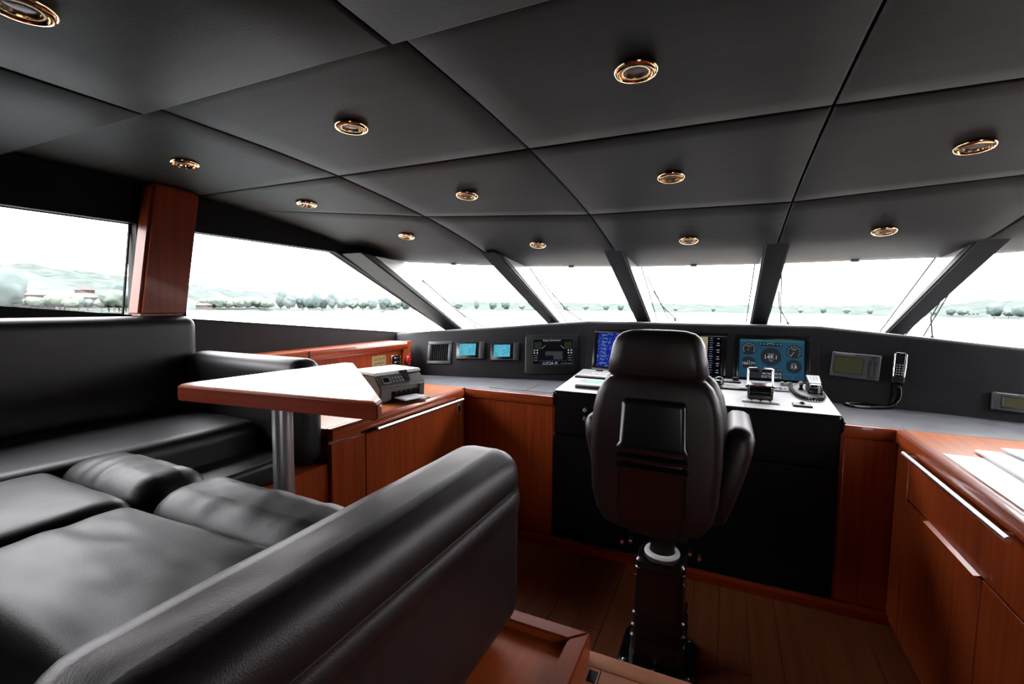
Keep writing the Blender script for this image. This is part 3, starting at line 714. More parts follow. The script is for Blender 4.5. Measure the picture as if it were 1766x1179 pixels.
for sg in (-1, 1):
    for i in range(2):
        for j in range(2):
            obj('status_lamp', lathe(B(), [(.0062, 0), (.0055, .0014), (.002, .0018)], Matrix.Translation((w_ * .02 + sg * (sw * .42) + (i - .5) * .022, sy + .002 + (j - .5) * .020, .0175)), 10), e_w, scr, 40, True)
    for i in range(4): obj('bar_gauge', lbox(w_ * .02 + sg * (sw * .44 - i * .014), sy + sh * .24, .003, sh * .28, .0175, .0182), e_g, scr, 0, True)
    obj('pointer', tube(B(), [(sg * .045 + w_ * .02 + sg * .022, sy + sh * .22, .0182), (sg * .045 + w_ * .02, sy + sh * .10 + .022, .0182)] if 0 else [(w_ * .02 + sg * .085, sy + sh * .12, .0182), (w_ * .02 + sg * .06, sy + sh * .24, .0182)], .0012, 5), e_w, scr, 0, True)
    for i in range(3): obj('reading', lbox(w_ * .02 + sg * (sw * .42), sy - sh * (.14 + .09 * i), .03, .007, .0175, .0181), mat('faint_reading', (.02, .02, .02), .3, emis=(.12, .13, .14), es=.5), scr, 0, True)
fm = mat('faint_block', (.01, .01, .01), .3, emis=(.05, .05, .06), es=.5)
obj('hull_outline', lbox(w_ * -.03, sy - .012, .075, .032, .0175, .0181), fm, scr, 0, True); obj('hull_outline', lbox(w_ * .12, sy - .028, .07, .062, .0175, .0181), fm, scr, 0, True)
for i in range(9): obj('menu_mark', lbox(w_ * .02 - sw * .30 + i * sw * .075, sy - sh * .34, .014, .003, .0175, .0181), e_b, scr, 0, True)
for sg in (-1, 1): obj('screw', lathe(B(), [(.005, .016), (.005, .018)], Matrix.Translation((sg * w_ * .47, h_ * .38, 0)), 8), 'grey', t, 40, True)
# three big monitors
F = dface(-.2)
def monitor(q, label):
    a, b, w_, h_ = F.rect(*q); t = F.thing('monitor', label, 'monitor', a, b)
    obj('bezel', lframe(0, 0, w_ + .06, h_ + .05, .03, -.002, .010, .003), 'gloss', t, 40, True)
    return t, w_, h_
for xx in (-.935, -.885, -.44, -.41, -.0, .03, .50): pass
t, w_, h_ = monitor((1034, 573, 1153, 639, 1158, 576, 1027, 633), 'monitor with deep blue radar picture, mostly hidden by the helm chair headrest')
def radar():
    m = bpy.data.materials.new('lit_radar_picture'); m.use_nodes = True; n = m.node_tree.nodes; l = m.node_tree.links; b_ = n['Principled BSDF']
    ns = _tex(m, 90, 3); r = n.new('ShaderNodeValToRGB'); r.color_ramp.elements[0].position = .52; r.color_ramp.elements[1].position = .68
    r.color_ramp.elements[0].color = (.006, .012, .22, 1); r.color_ramp.elements[1].color = (.10, .22, .55, 1)
    l.new(ns.outputs['Fac'], r.inputs[0]); l.new(r.outputs[0], b_.inputs['Emission Color']); b_.inputs['Emission Strength'].default_value = .8
    b_.inputs['Base Color'].default_value = (.005, .005, .02, 1); b_.inputs['Roughness'].default_value = .2; return m
s_ = obj('screen', lbox(0, 0, w_, h_, -.001, .004), radar(), t, 0, True)
obj('range_disc', lathe(B(), [(.115, .0040), (.115, .0046)], Matrix.Translation((.02, -.01, 0)), 40), mat('radar_disc', (.004, .004, .02), .25, emis=(.004, .006, .10), es=.8), s_, 0, True)
e_lb = emit('blue_white_pixels', (.16, .24, .55), .6)
for i in range(9): obj('readout', lbox(-w_ * .45 + .02, h_ * .42 - i * h_ * .1, .03 if i % 2 else .045, .006, .004, .0046), e_lb, s_, 0, True)
obj('readout', lbox(-w_ * .15, h_ * .46, .10, .006, .004, .0046), e_lb, s_, 0, True)
t, w_, h_ = monitor((1122, 576, 1243, 649, 1246, 581, 1117, 641), 'monitor with beige and turquoise chart beside a column of readings')
s_ = obj('screen', lbox(0, 0, w_, h_, -.001, .004), mat('black_screen_glass', (.004, .004, .006), .15), t, 0, True)
cw = w_ * .81
obj('land', lbox(-w_ / 2 + cw / 2, 0, cw, h_, .004, .0046), emit('lit_chart_land', (.36, .30, .17), .75), s_, 0, True)
sea = B(); prism(sea, [(-w_ / 2, -h_ / 2), (-w_ / 2 + cw, -h_ / 2), (-w_ / 2 + cw, -h_ * .18), (-w_ / 2 + cw - .04, -h_ * .13), (-w_ / 2 + cw - .07, -h_ * .16), (-w_ / 2, -h_ * .12)], 'z', .0044, .0052); obj('sea', sea, emit('lit_chart_sea', (.10, .42, .38), .75), s_, 0, True)
for fx in (.55, .80): obj('grid_line', lbox(-w_ / 2 + cw * fx, 0, .0012, h_, .0046, .0056), emit('grid_line', (.14, .12, .07), .6), s_, 0, True)
for fy in (.26, .0, -.3): obj('grid_line', lbox(-w_ / 2 + cw / 2, h_ * fy, cw, .0012, .0046, .0056), emit('grid_line', (.14, .12, .07), .6), s_, 0, True)
for i in range(16):
    y0 = h_ * .45 - i * h_ * .057
    obj('reading', lbox(w_ * .335 + .010, y0, .016 + .005 * (i % 3), .0032, .004, .0046), e_lb if i % 4 else e_w, s_, 0, True)
    if i % 3 != 1: obj('reading', lbox(w_ * .45, y0 - .002, .014 + .006 * (i % 2), .004, .004, .0046), e_w, s_, 0, True)
t, w_, h_ = monitor((1277, 582, 1387, 659, 1387, 588, 1273, 650), 'monitor with blue gauge page reading 149.1 behind the throttle')
s_ = obj('screen', lbox(0, 0, w_, h_, -.001, .004), emit('lit_petrol_blue', (.006, .050, .095), .8), t, 0, True)
dk = mat('dark_gauge_disc', (.010, .012, .014), .3, emis=(.008, .014, .018), es=.6); bl = emit('brighter_blue', (.010, .10, .18), .85); tq = emit('teal_bar', (.015, .11, .12), .8)
L = lambda x: (x - .5) * w_
T = lambda y: (.5 - y) * h_
def rb(name, x0, y0, x1, y1, z, m_): return obj(name, lbox((L(x0) + L(x1)) / 2, (T(y0) + T(y1)) / 2, abs(L(x1) - L(x0)), abs(T(y1) - T(y0)), z, z + .0006), m_, s_, 0, True)
rb('title_bar', .01, .02, .99, .07, .004, tq)
for (x0, y0, x1, y1) in ((.03, .09, .27, .42), (.03, .44, .27, .80), (.31, .20, .68, .70), (.71, .10, .98, .45), (.71, .46, .98, .84), (.70, .86, .84, .98), (.85, .86, .98, .98)):
    obj('tile_border', lframe((L(x0) + L(x1)) / 2, (T(y0) + T(y1)) / 2, abs(L(x1) - L(x0)), abs(T(y1) - T(y0)), .0015, .004, .0046), bl, s_, 0, True)
def disc(x, y, r, n=32): return obj('gauge_face', lathe(B(), [(r, .0045), (r, .0053)], Matrix.Translation((L(x), T(y), 0)), n), dk, s_, 0, True)
R1 = w_ * .115
disc(.15, .26, R1); disc(.15, .62, R1); disc(.495, .44, w_ * .160); disc(.845, .30, R1 * 1.02); disc(.845, .655, R1 * 1.02)
rb('scale_bar', .31, .10, .66, .18, .0045, dk); rb('scale_bar', .40, .73, .68, .80, .0045, dk); rb('position_box', .17, .82, .68, .98, .0045, dk)
text('heading_value', '149.1', .036, L(.495), T(.455), .0056, e_w, s_, bold=.0004)
text('heading_title', 'Heading', .011, L(.495), T(.375), .0056, e_w, s_); text('heading_unit', '°Mag', .011, L(.495), T(.535), .0056, e_w, s_)
text('log_value', '16617>', .026, L(.15), T(.63), .0056, e_w, s_, bold=.0003); text('log_title', 'Log', .010, L(.15), T(.565), .0056, e_w, s_)
text('depth_value', '3.8', .029, L(.845), T(.665), .0056, e_w, s_, bold=.0003); text('depth_title', 'Depth', .010, L(.845), T(.59), .0056, e_w, s_); text('depth_unit', 'm', .010, L(.845), T(.735), .0056, e_w, s_)
text('latitude', '44°00.150 N', .021, L(.665), T(.86), .0056, e_w, s_, 'RIGHT', .0002); text('longitude', '015°16.264 E', .021, L(.665), T(.94), .0056, e_w, s_, 'RIGHT', .0002)
for (gx, gy, rr, n_) in ((.15, .26, R1, 13), (.845, .30, R1, 11)):
    for k in range(n_):
        th = math.radians(-120 + 240 * k / (n_ - 1)) if n_ == 13 else math.radians(-130 + 260 * k / (n_ - 1))
        cx_, cy_ = L(gx) + math.sin(th) * rr * .80, T(gy) + math.cos(th) * rr * .80
        obj('tick', lbox(cx_, cy_, .0055, .0045, .0052, .0058), e_w, s_, 0, True)
    obj('needle', tube(B(), [(L(gx), T(gy), .0056), (L(gx) - rr * (.42 if n_ == 11 else .15), T(gy) - rr * (.72 if n_ == 11 else .2), .0056)], .0014, 5), e_w, s_, 0, True)
    text('gauge_title', 'Speed' if n_ == 13 else 'Depth', .011, L(gx), T(gy) + rr * .42, .0056, e_w, s_)
for k in range(7):
    if k != 3: obj('tick', lbox(L(.33 + .052 * k), T(.13), .007, .004, .005, .0057), e_w, s_, 0, True)
text('scale_title', 'Rudder', .010, L(.485), T(.112), .0054, e_w, s_)
for k in range(3): obj('tick', lbox(L(.56 + .05 * k), T(.76), .007, .004, .005, .0057), e_w, s_, 0, True)
text('menu', '• • ▪ ▾ • ▪', .012, L(.28), T(.045), .0048, e_w, s_)
# vertical panel joints of the dash centre
for px_ in (1016, 1252, 1266, 1397, 1412):
    a0, b0 = F.uv(px_, 573 if px_ != 1016 else 570); a1, b1 = F.uv(px_, 573)
    bm = B(); p0, p1 = F.pt(a0, .03, .0), F.pt(a0, .40, .0)
    hexa(bm, [F.pt(a0 - .0015, .02, -.002), F.pt(a0 + .0015, .02, -.002), F.pt(a0 + .0015, .02, .0012), F.pt(a0 - .0015, .02, .0012), F.pt(a0 - .0015, .405, -.002), F.pt(a0 + .0015, .405, -.002), F.pt(a0 + .0015, .405, .0012), F.pt(a0 - .0015, .405, .0012)])
    obj('panel_joint', bm, 'grey2', dash)
# autopilot display, second display, telephone
def lcd_unit(q, x0, label, keys=True):
    F2 = dface(x0); a, b, w_, h_ = F2.rect(*q); t = F2.thing('navigation_display', label, 'display', a, b)
    obj('housing', lbox(0, 0, w_, h_, -.004, .030, .006, 3), 'grey', t, 50, True)
    obj('inner_frame', lframe(-w_ * (.13 if keys else .02), -h_ * .01, w_ * .62, h_ * .70, .008, .029, .033, .002), 'grey2', t, 40, True)
    obj('screen', lbox(-w_ * (.13 if keys else .02), 0, w_ * .56, h_ * .62, .029, .0315), 'lcd_off', t, 0, True)
    obj('name_strip', lbox(-w_ * .22, h_ * .43, w_ * .40, h_ * .035, .0298, .0308), 'ltgrey', t, 0, True)
    if keys:
        for i in range(2):
            for j in range(6): obj('key', lathe(B(), [(.0075, .029), (.007, .033), (.003, .034)], Matrix.Translation((w_ * (.30 + .10 * i), h_ * (.22 - .105 * j), 0)), 10), 'ltgrey' if j == 9 else 'grey2', t, 40, True)
        obj('round_key', lathe(B(), [(.014, .029), (.013, .034), (.005, .0355)], Matrix.Translation((w_ * .36, h_ * .36, 0)), 16), 'grey2', t, 40, True)
        obj('wide_key', lbox(w_ * .35, -h_ * .41, w_ * .19, h_ * .09, .029, .034, .002), 'grey2', t, 40, True)
        obj('battery_lamp', lathe(B(), [(.003, .03), (.003, .032)], Matrix.Translation((-w_ * .44, -h_ * .40, 0)), 8), 'ltgrey', t, 0, True)
    return t
lcd_unit((1435, 609, 1516, 657, 1520, 613, 1431, 650), .70, 'grey rectangular display with rows of keys right of the monitors')
u = lcd_unit((1709, 678, 1800, 716, 1805, 685, 1708, 709), 1.45, 'small grey display low on the dashboard at the right edge', False)
F = dface(.93); a, b, w_, h_ = F.rect(1541, 608, 1560, 664, 1563, 610, 1538, 662)
t = F.thing('cordless_telephone', 'black telephone handset with silver side rails hanging on the dashboard', 'telephone', a, b)
obj('cradle', lbox(0, -h_ * .40, w_ * 1.02, h_ * .22, -.004, .045, .008, 3), 'black', t, 50, True)
bm = B(); cushion(bm, w_ * .46, h_ * .40, .016, .012, lambda p: p + V((0, h_ * .10, .024)), 6); obj('body', bm, 'gloss', t, 60, True)
for sg in (-1, 1): obj('side_rail', tube(B(), [(sg * w_ * .43, -h_ * .28, .036), (sg * w_ * .46, h_ * .1, .038), (sg * w_ * .44, h_ * .44, .034)], .0038, 8), 'chrome', t, 60, True)
obj('screen', lbox(0, h_ * .27, w_ * .56, h_ * .26, .038, .0412), mat('dark_green_screen', (.006, .012, .012), .15), t, 0, True)
obj('ear_slot', lbox(0, h_ * .46, w_ * .30, h_ * .03, .037, .0415, .001), 'ltgrey', t, 0, True)
for i in range(3):
    for j in range(5): obj('key', lbox((i - 1) * w_ * .21, h_ * (.08 - .075 * j), w_ * .12, h_ * .035, .039, .0418), 'ltgrey', t, 0, True)
def dp_(x, y, x0, h=.012):
    F3 = dface(x0); a, b = F3.uv(x, y); return F3.pt(a, b, h)
def gp_(x, y, h=.008):
    d = ray(x, y); tt = (CZ + h - 1.5) / d.z; return CAM + d * tt
c1 = smooth([dp_(1541, 664, .9, .02), dp_(1541, 680, .9, .015), dp_(1538, 690, .9, .012), gp_(1530, 699, .012), gp_(1500, 697.5), gp_(1470, 696.5), gp_(1457, 696.5)])
c2 = smooth([gp_(1457, 696.5), gp_(1470, 700), gp_(1505, 703), gp_(1535, 703), dp_(1547, 694, .9, .014), dp_(1552, 682, .9, .014), dp_(1551, 668, .9, .02)])
top('coiled_cord', coil(B(), c1 + c2[1:], .007, .0036, 110, 5), 'gloss', 'long black coiled cord hanging from the telephone and lying on the grey counter', 'cord', 60)

# ================================================================== PORT SIDE DETAILS
WF = Frame((-2.325, 2.4, 1.05), (0, 1, 0), (0, 0, 1))   # backsplash face (u = forward) - normal points +x
a, b, w_, h_ = WF.rect(641, 615, 665, 640, 665, 613, 641, 641)
t = WF.thing('brass_plaque', 'engraved brass plaque on the cherry wood backsplash', 'plaque', a, b)
obj('plate', lbox(0, 0, w_, h_ + .01, 0, .003, .001, 1), 'brass', t, 40, True)
text('engraving', 'LUCIA M', .030, 0, h_ * .30, .0031, 'ink', t)
for (ww, yy) in ((.62, .05), (.86, -.14), (.60, -.32)):
    segs = 7; r0_ = random.Random(int(ww * 100)); x = -w_ * ww / 2
    while x < w_ * ww / 2:
        l_ = r0_.uniform(.006, .016); obj('engraved_mark', lbox(x + l_ / 2, h_ * yy, l_, .008, .003, .0035), 'ink', t, 0, True); x += l_ + .005
a, b, w_, h_ = WF.rect(674, 613, 690, 631, 690, 611, 673, 633)
t = WF.thing('switch_plate', 'square black and gold switch plate beside the red button', 'switch', a, b)
obj('frame', lframe(0, 0, w_, h_, .010, 0, .010, .002), 'gold', t, 40, True); obj('insert', lbox(0, 0, w_ - .018, h_ - .018, 0, .007, .001), 'gloss', t, 0, True)
for yy in (.25, -.12): obj('rocker', lbox(.006, h_ * yy, w_ * .5, .010, .007, .014, .002), 'chrome', t, 40, True)
a, b, w_, h_ = WF.rect(691, 608, 705, 630, 704, 608, 690, 630)
t = WF.thing('emergency_stop', 'red emergency stop switch with round red knob near the dashboard corner', 'switch', a, b)
obj('base', lbox(0, 0, w_, h_ * 1.0, 0, .022, .004), 'red', t, 40, True)
obj('knob', lathe(B(), [(.018, .022), (.018, .026), (.032, .030), (.034, .036), (.028, .042), (.010, .044)], Matrix.Translation((.0, -.005, 0)), 20), 'red', t, 40, True)
for dx in (-1, 1):
    for dy in (-1, 1): obj('screw', lathe(B(), [(.005, .022), (.004, .025)], Matrix.Translation((dx * w_ * .38, dy * h_ * .40, 0)), 8), 'ltgrey', t, 0, True)
SF = Frame((-1.582, 2.0, .8), (0, 1, 0), (0, 0, 1)); a, b, w_, h_ = SF.rect(788, 697, 795, 712, 795, 695, 788, 714)
t = SF.thing('power_socket', 'small silver framed socket on the port cabinet door near the corner', 'socket', a, b)
obj('plate', lbox(0, 0, w_, h_, 0, .004, .001, 1), 'alu', t, 40, True); obj('rocker', lbox(-.004, 0, w_ * .45, h_ * .55, .004, .007, .001, 1), 'black', t, 0, True)

# printer
def P3(x, y, z=CZ):
    d = ray(x, y); return CAM + d * ((z - 1.5) / d.z)
fl_, fr_ = P3(655, 698), P3(729, 684)
ud = (fr_ - fl_).normalized(); W_ = .44
ctr = fl_; rot = Matrix((ud, V((0, 0, 1)).cross(ud), V((0, 0, 1)))).transposed()
pr = thing('printer', 'grey inkjet printer with pale lid on the port countertop', 'printer', tuple(fl_ + V((0, 0, .003))), rot)
PW = (fr_ - fl_).length; PD = .30; PH = .152
PW = max(PW, .33)
b_ = B(); prism(b_, [(0, .004), (PD, .004), (PD, PH), (.045, PH), (-.004, .095)], 'x', 0, PW, .010, 3)
obj('body', b_, 'printer', pr, 40, True)
obj('lid', prism(B(), [(.040, PH + .001), (PD + .004, PH + .001), (PD + .004, PH + .016), (.050, PH + .018)], 'x', -.003, PW + .003, .004, 2), 'printer_top', pr, 40, True)
pan = obj('control_panel', hexa(B(), [(.012, -.006, .098), (PW * .62, -.006, .098), (PW * .62, .040, PH - .002), (.012, .040, PH - .002), (.012, -.012, .102), (PW * .62, -.012, .102), (PW * .62, .034, PH + .003), (.012, .034, PH + .003)]), 'printer_trim', pr, 0, True)
pm = Matrix.Translation((0, -.012, .102)) @ Matrix.Rotation(math.atan2(PH - .099, .046), 4, 'X')
def pbox(x, y, w__, h__, t__): 
    bm = B(); box(bm, (x - w__ / 2, y - h__ / 2, -.001), (x + w__ / 2, y + h__ / 2, t__), 0, 1, pm); return bm
obj('screen_frame', pbox(PW * .16, .034, .050, .040, .003), 'ltgrey', pan, 0, True); obj('screen', pbox(PW * .16, .034, .040, .031, .0042), 'gloss', pan, 0, True)
for i in range(4):
    for j in range(2): obj('button', pbox(PW * .30 + i * .022, .022 + j * .022, .010, .007, .003), 'ltgrey', pan, 0, True)
obj('open_grip', hexa(B(), [(PW * .56, -.002, .112), (PW * .64, -.002, .112), (PW * .68, .06, PH + .002), (PW * .50, .06, PH + .002), (PW * .56, -.008, .115), (PW * .64, -.008, .115), (PW * .69, .05, PH + .018), (PW * .50, .05, PH + .018)]), 'gloss', pr, 0, True)
obj('tray_recess', box(B(), (PW * .24, -.006, .018), (PW * .84, .002, .060)), 'gap', pr, 0, True)
for i in range(4): obj('roller', tube(B(), [(PW * (.30 + .10 * i), -.008, .054), (PW * (.30 + .10 * i) + .018, -.008, .054)], .006, 8), 'black', pr, 60, True)
obj('side_frame', prism(B(), [(-.010, .006), (.002, .006), (.002, .085), (-.010, .085)], 'x', PW * .84, PW * .90, .002, 1), 'printer_trim', pr, 40, True)
tr_ = obj('output_tray', box(B(), (PW * .26, -.115, .012), (PW * .82, .0, .020), .003, 1), 'gloss', pr, 40, True)
obj('handle_notch', box(B(), (-.001, .16, .112), (.002, .23, .128)), 'printer_trim', pr, 0, True)
pp = Matrix.Translation(fl_ + V((0, 0, .003))) @ rot.to_4x4()
for k in range(4):
    bm = B(); box(bm, (PW * .28 + .002 * k, -.108 + .003 * k, .021 + .0016 * k), (PW * .80 - .003 * k, .05, .0222 + .0016 * k), 0, 1, pp)
    top('paper_sheet', bm, 'paper', 'white paper sheet in the printer output tray', 'paper', False, 'sheets in the printer tray')

# ================================================================== SALON TABLE
TZ = 1.24
tb = thing('salon_table', 'cherry wood table with shiny white-reflecting top on a metal pole', 'table', (-1.197, .958, .6))
P_ = [(-.838, .962), (-.862, 1.010), (-1.500, 1.575), (-1.545, 1.572), (-1.592, .905), (-1.580, .882)]
bm = B(); prism(bm, P_, 'z', TZ - .052, TZ - .004, .004, 2); obj('edge_frame', bm, 'wood_dark', tb, 40)
cx_ = sum(p[0] for p in P_) / 6; cy_ = sum(p[1] for p in P_) / 6
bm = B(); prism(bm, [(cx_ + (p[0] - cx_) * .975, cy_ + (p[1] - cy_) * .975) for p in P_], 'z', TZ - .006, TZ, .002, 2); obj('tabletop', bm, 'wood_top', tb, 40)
obj('pole', lathe(B(), [(.0290, .612), (.0290, 1.187)], Matrix.Translation((-1.197, .958, 0)), 28), 'alu', tb, 40)
obj('base_plate', lathe(B(), [(.11, .6), (.11, .606), (.04, .615)], Matrix.Translation((-1.197, .958, 0)), 28), 'alu', tb, 40)

# ================================================================== SETTEES
def crease(p, amp=.006, sc=3.0, st=(1, 1)):
    return amp * (noise.noise(V((p.x * sc * st[0], p.y * sc * st[1], 3.1))) + .5 * noise.noise(V((p.x * sc * 2.3 * st[0], p.y * sc * 2.1 * st[1], 9.7))))
ps = thing('port_settee', 'black leather settee along the port window with rounded backrest', 'settee', (-2.1, .4, .6))
bm = B(); cushion(bm, .068, 1.225, .235, .050, lambda p: V((-2.437 + p.x, .215 + p.y, 1.20 + p.z)), 14); obj('backrest', bm, 'leather', ps, 60)
bm = B(); cushion(bm, .39, .078, .235, .062, lambda p: V((-1.99 + p.x, 1.432 + p.y, 1.030 + p.z + .0 * p.x)), 10); obj('armrest', bm, 'leather', ps, 60)
def seatw(p):
    q = V((-2.090 + p.x, .18 + p.y, .895 + p.z))
    if p.z > 0:
        q.z += crease(q, .006, 3) 
        d = abs(q.x - (-2.065)); q.z -= .006 * math.exp(-(d / .006) ** 2)
    return q
bm = B(); cushion(bm, .275, 1.17, .108, .050, seatw, 26, .004); obj('seat_cushion', bm, 'leather', ps, 60)
obj('piping', tube(B(), smooth([(-2.065, y, 1.0025) for y in (.80, 1.0, 1.2, 1.33)], 3), .0025, 6), 'black', ps, 60)
bm = B(); cushion(bm, .39, .62, .045, .020, lambda p: V((-2.0 + p.x, .730 + p.y, .828 + p.z)), 6); obj('seat_base', bm, 'leather', ps, 60)
obj('plinth', box(B(), (-2.46, -.9, .60), (-1.70, 1.13, .785)), 'wood_z', ps); obj('plinth', box(B(), (-2.46, 1.131, .0), (-1.60, 1.508, .785)), 'wood_z', ps)

as_ = thing('aft_settee', 'black leather settee in the foreground with tall padded side panel', 'settee', (-1.3, .6, .6))
def mk(name, x0, x1, y0, y1, z0, z1, r, puff, cr=.006, sc=4, st=(1, 1), n=18, m_='leather', bulge=0.):
    a_, b__, c_ = (x1 - x0) / 2, (y1 - y0) / 2, (z1 - z0) / 2
    def wv(p):
        q = V(((x0 + x1) / 2 + p.x, (y0 + y1) / 2 + p.y, (z0 + z1) / 2 + p.z))
        if p.z > 0: q.z += crease(q, cr, sc, st)
        return q
    bm = B(); cushion(bm, a_, b__, c_, r, wv, n, puff); return obj(name, bm, m_, as_, 60)
mk('seat_cushion', -1.865, -1.384, -.30, .668, .80, .992, .045, .012, .009, 4, (1, 2), 22)
mk('seat_cushion', -1.376, -.668, .300, .655, .80, .992, .045, .012, .010, 4, (1, 2.5), 26)
mk('front_roll', -1.872, -1.392, .664, .885, .78, 1.004, .080, .010, .006, 9, (2.0, .6), 22)
mk('front_roll', -1.368, -.668, .652, .885, .78, 1.004, .080, .008, .005, 9, (2.0, .6), 26)
obj('base', box(B(), (-1.86, -.3, .60), (-.668, .845, .80), .004, 1), 'leather', as_)
def pw(p):
    q = V((-.5625 + p.x, .640 + p.y, .900 + p.z))
    if p.x > 0 and abs(p.y) < .44:
        q.x -= .005 * math.exp(-((q.z - 1.035) / .006) ** 2)
        q.x += .006 * math.exp(-((q.z - 1.005) / .020) ** 2)
    if p.z > .15: q.z += .0015 * noise.noise(V((q.x * 20, q.y * 9, 0)))
    return q
bm = B(); cushion(bm, .100, .465, .232, .066, pw, 34); obj('side_panel', bm, 'leather_brown', as_, 60)
obj('seam', tube(B(), [(-.4672, .24, 1.035), (-.4672, 1.03, 1.035)], .0016, 6), 'leather_brown', as_, 60)
# cherry plinth with raised lip under the settee end
pl = thing('settee_plinth', 'cherry wood plinth with raised lip at the foot of the tall side panel', 'plinth', (-.5, .8, .6))
obj('base', box(B(), (-.70, -.2, .60), (-.285, 1.105, .645)), 'wood_plinth', pl)
obj('lip', prism(B(), [(-.70, 1.068), (-.328, 1.068), (-.2815, 1.113), (-.70, 1.113)], 'z', .60, .668, .004, 2), 'wood_x', pl, 40)
obj('lip', prism(B(), [(-.281, -.2), (-.281, 1.1125), (-.3275, 1.067), (-.3275, -.2)], 'z', .60, .668, .004, 2), 'wood_y', pl, 40)

# ================================================================== HELM CHAIR
HX = -.235
ch = thing('helm_chair', 'dark brown leather helm chair seen from behind on a black pedestal', 'chair', (-.205, 2.0, 0))
def shellring(z, hl, hr, y0, y1, r, n=6):
    """rounded rectangle in plan"""
    pts = []
    x0, x1 = HX - hl, HX + hr; r = min(r, (y1 - y0) / 2 * .98, (x1 - x0) / 2 * .98)
    for (cx__, cy__, a0) in ((x1 - r, y1 - r, 0), (x0 + r, y1 - r, 90), (x0 + r, y0 + r, 180), (x1 - r, y0 + r, 270)):
        for k in range(n + 1):
            th = math.radians(a0 + 90 * k / n); pts.append(V((cx__ + r * math.cos(th), cy__ + r * math.sin(th), z)))
    return pts
def shell(tab, n=6):
    """tab rows: z, half width, y0, y1, r ; interpolated smoothly"""
    bm = B(); loft(bm, [shellring(z, h, h, y0, y1, r, n) for z, h, y0, y1, r in tab]); return bm
back = shell([(.618, .10, 1.840, 1.90, .03), (.622, .150, 1.825, 1.915, .04), (.638, .188, 1.812, 1.925, .045), (.685, .218, 1.803, 1.93, .045), (.76, .238, 1.798, 1.93, .045), (.90, .246, 1.795, 1.925, .045), (1.02, .246, 1.795, 1.92, .045), (1.10, .240, 1.797, 1.915, .045), (1.16, .226, 1.80, 1.91, .042), (1.20, .205, 1.806, 1.905, .038), (1.225, .18, 1.815, 1.90, .034), (1.235, .14, 1.830, 1.89, .026)])
obj('backrest', back, 'leather_brown', ch, 70)
fb = shell([(.63, .17, 1.918, 1.99, .03), (.665, .215, 1.912, 2.02, .05), (.76, .245, 1.91, 2.06, .06), (.95, .262, 1.91, 2.06, .065), (1.08, .258, 1.908, 2.05, .06), (1.16, .24, 1.905, 2.03, .055), (1.21, .215, 1.905, 2.01, .05), (1.235, .19, 1.91, 1.99, .04), (1.245, .14, 1.925, 1.975, .02)])
obj('side_bolsters', fb, 'leather_brown', ch, 70)
head = shell([(1.226, .135, 1.83, 1.92, .04), (1.232, .175, 1.806, 1.945, .05), (1.25, .187, 1.795, 1.955, .055), (1.30, .180, 1.793, 1.955, .055), (1.36, .168, 1.797, 1.95, .055), (1.385, .155, 1.803, 1.942, .052), (1.402, .135, 1.815, 1.93, .048), (1.411, .105, 1.83, 1.915, .038), (1.414, .06, 1.85, 1.895, .02)])
obj('headrest', head, 'leather_brown', ch, 70)
tab = [(1.152, .100, 0.0), (1.150, .110, .012), (1.142, .116, .024), (1.130, .119, .028), (.985, .124, .034), (.968, .131, .046), (.958, .131, .044), (.953, .124, .026), (.944, .124, .026), (.932, .133, .050), (.922, .133, .048), (.917, .125, .027), (.908, .125, .027), (.896, .135, .053), (.884, .135, .050), (.877, .127, .022), (.86, .128, .018), (.72, .130, .018), (.66, .116, .016), (.635, .09, .010)]
HS = B(); loft(HS, [shellring(z, h, h, 1.797 - d, 1.85, .022, 5) for z, h, d in tab]); obj('back_shell', HS, 'soft', ch, 38, label='glossy black moulded shell with three ribs')
bm = B(); cushion(bm, .25, .27, .075, .05, lambda p: V((HX + p.x, 2.20 + p.y, .70 + p.z)), 10, .01); obj('seat', bm, 'leather_brown', ch, 60)
for sg in (-1, 1):
    rings = []
    for z, off, hw, y0, y1, r in ((.700, .235, .012, 1.97, 2.06, .01), (.712, .240, .026, 1.95, 2.10, .02), (.78, .254, .036, 1.93, 2.20, .03), (.90, .282, .044, 1.93, 2.30, .035), (1.00, .302, .049, 1.93, 2.36, .04), (1.05, .308, .050, 1.94, 2.38, .045), (1.078, .306, .042, 1.955, 2.37, .038), (1.092, .302, .028, 1.98, 2.34, .026), (1.096, .298, .012, 2.02, 2.30, .01)):
        z -= .058; c_ = HX + sg * (off if sg > 0 else off - .045); pts = []
        for (cx__, cy__, a0) in ((c_ + hw - r * .95, y1 - r, 0), (c_ - hw + r * .95, y1 - r, 90), (c_ - hw + r * .95, y0 + r, 180), (c_ + hw - r * .95, y0 + r, 270)):
            for k in range(6):
                th = math.radians(a0 + 90 * k / 5); pts.append(V((cx__ + r * .95 * math.cos(th), cy__ + r * math.sin(th), z)))
        rings.append(pts)
    obj('armrest', loft(B(), rings), 'leather_brown', ch, 70)
    obj('arm_hinge', tube(B(), [(HX + sg * .215, 2.0, .73), (HX + sg * .26, 2.0, .73)], .018, 12), 'chrome', ch, 50)
for sg in (-1, 1):
    obj('slide_rail', box(B(), (HX + sg * .13 - .012, 1.96, .59), (HX + sg * .13 + .012, 2.40, .625), .002, 1), 'black', ch)
    for (dx, dz) in ((.0, .0), (.035, -.01)):
        kx = HX + sg * (.115 + dx) + .03
        obj('adjuster_bolt', tube(B(), [(kx - .006, 1.90, .535 + dz), (kx + .006, 1.90, .535 + dz)], .014, 10), 'chrome', ch, 50)
obj('under_frame', box(B(), (HX - .10, 1.93, .55), (HX + .13, 2.34, .62), .006, 2), 'black', ch)
CXP, CYP = -.205, 1.995
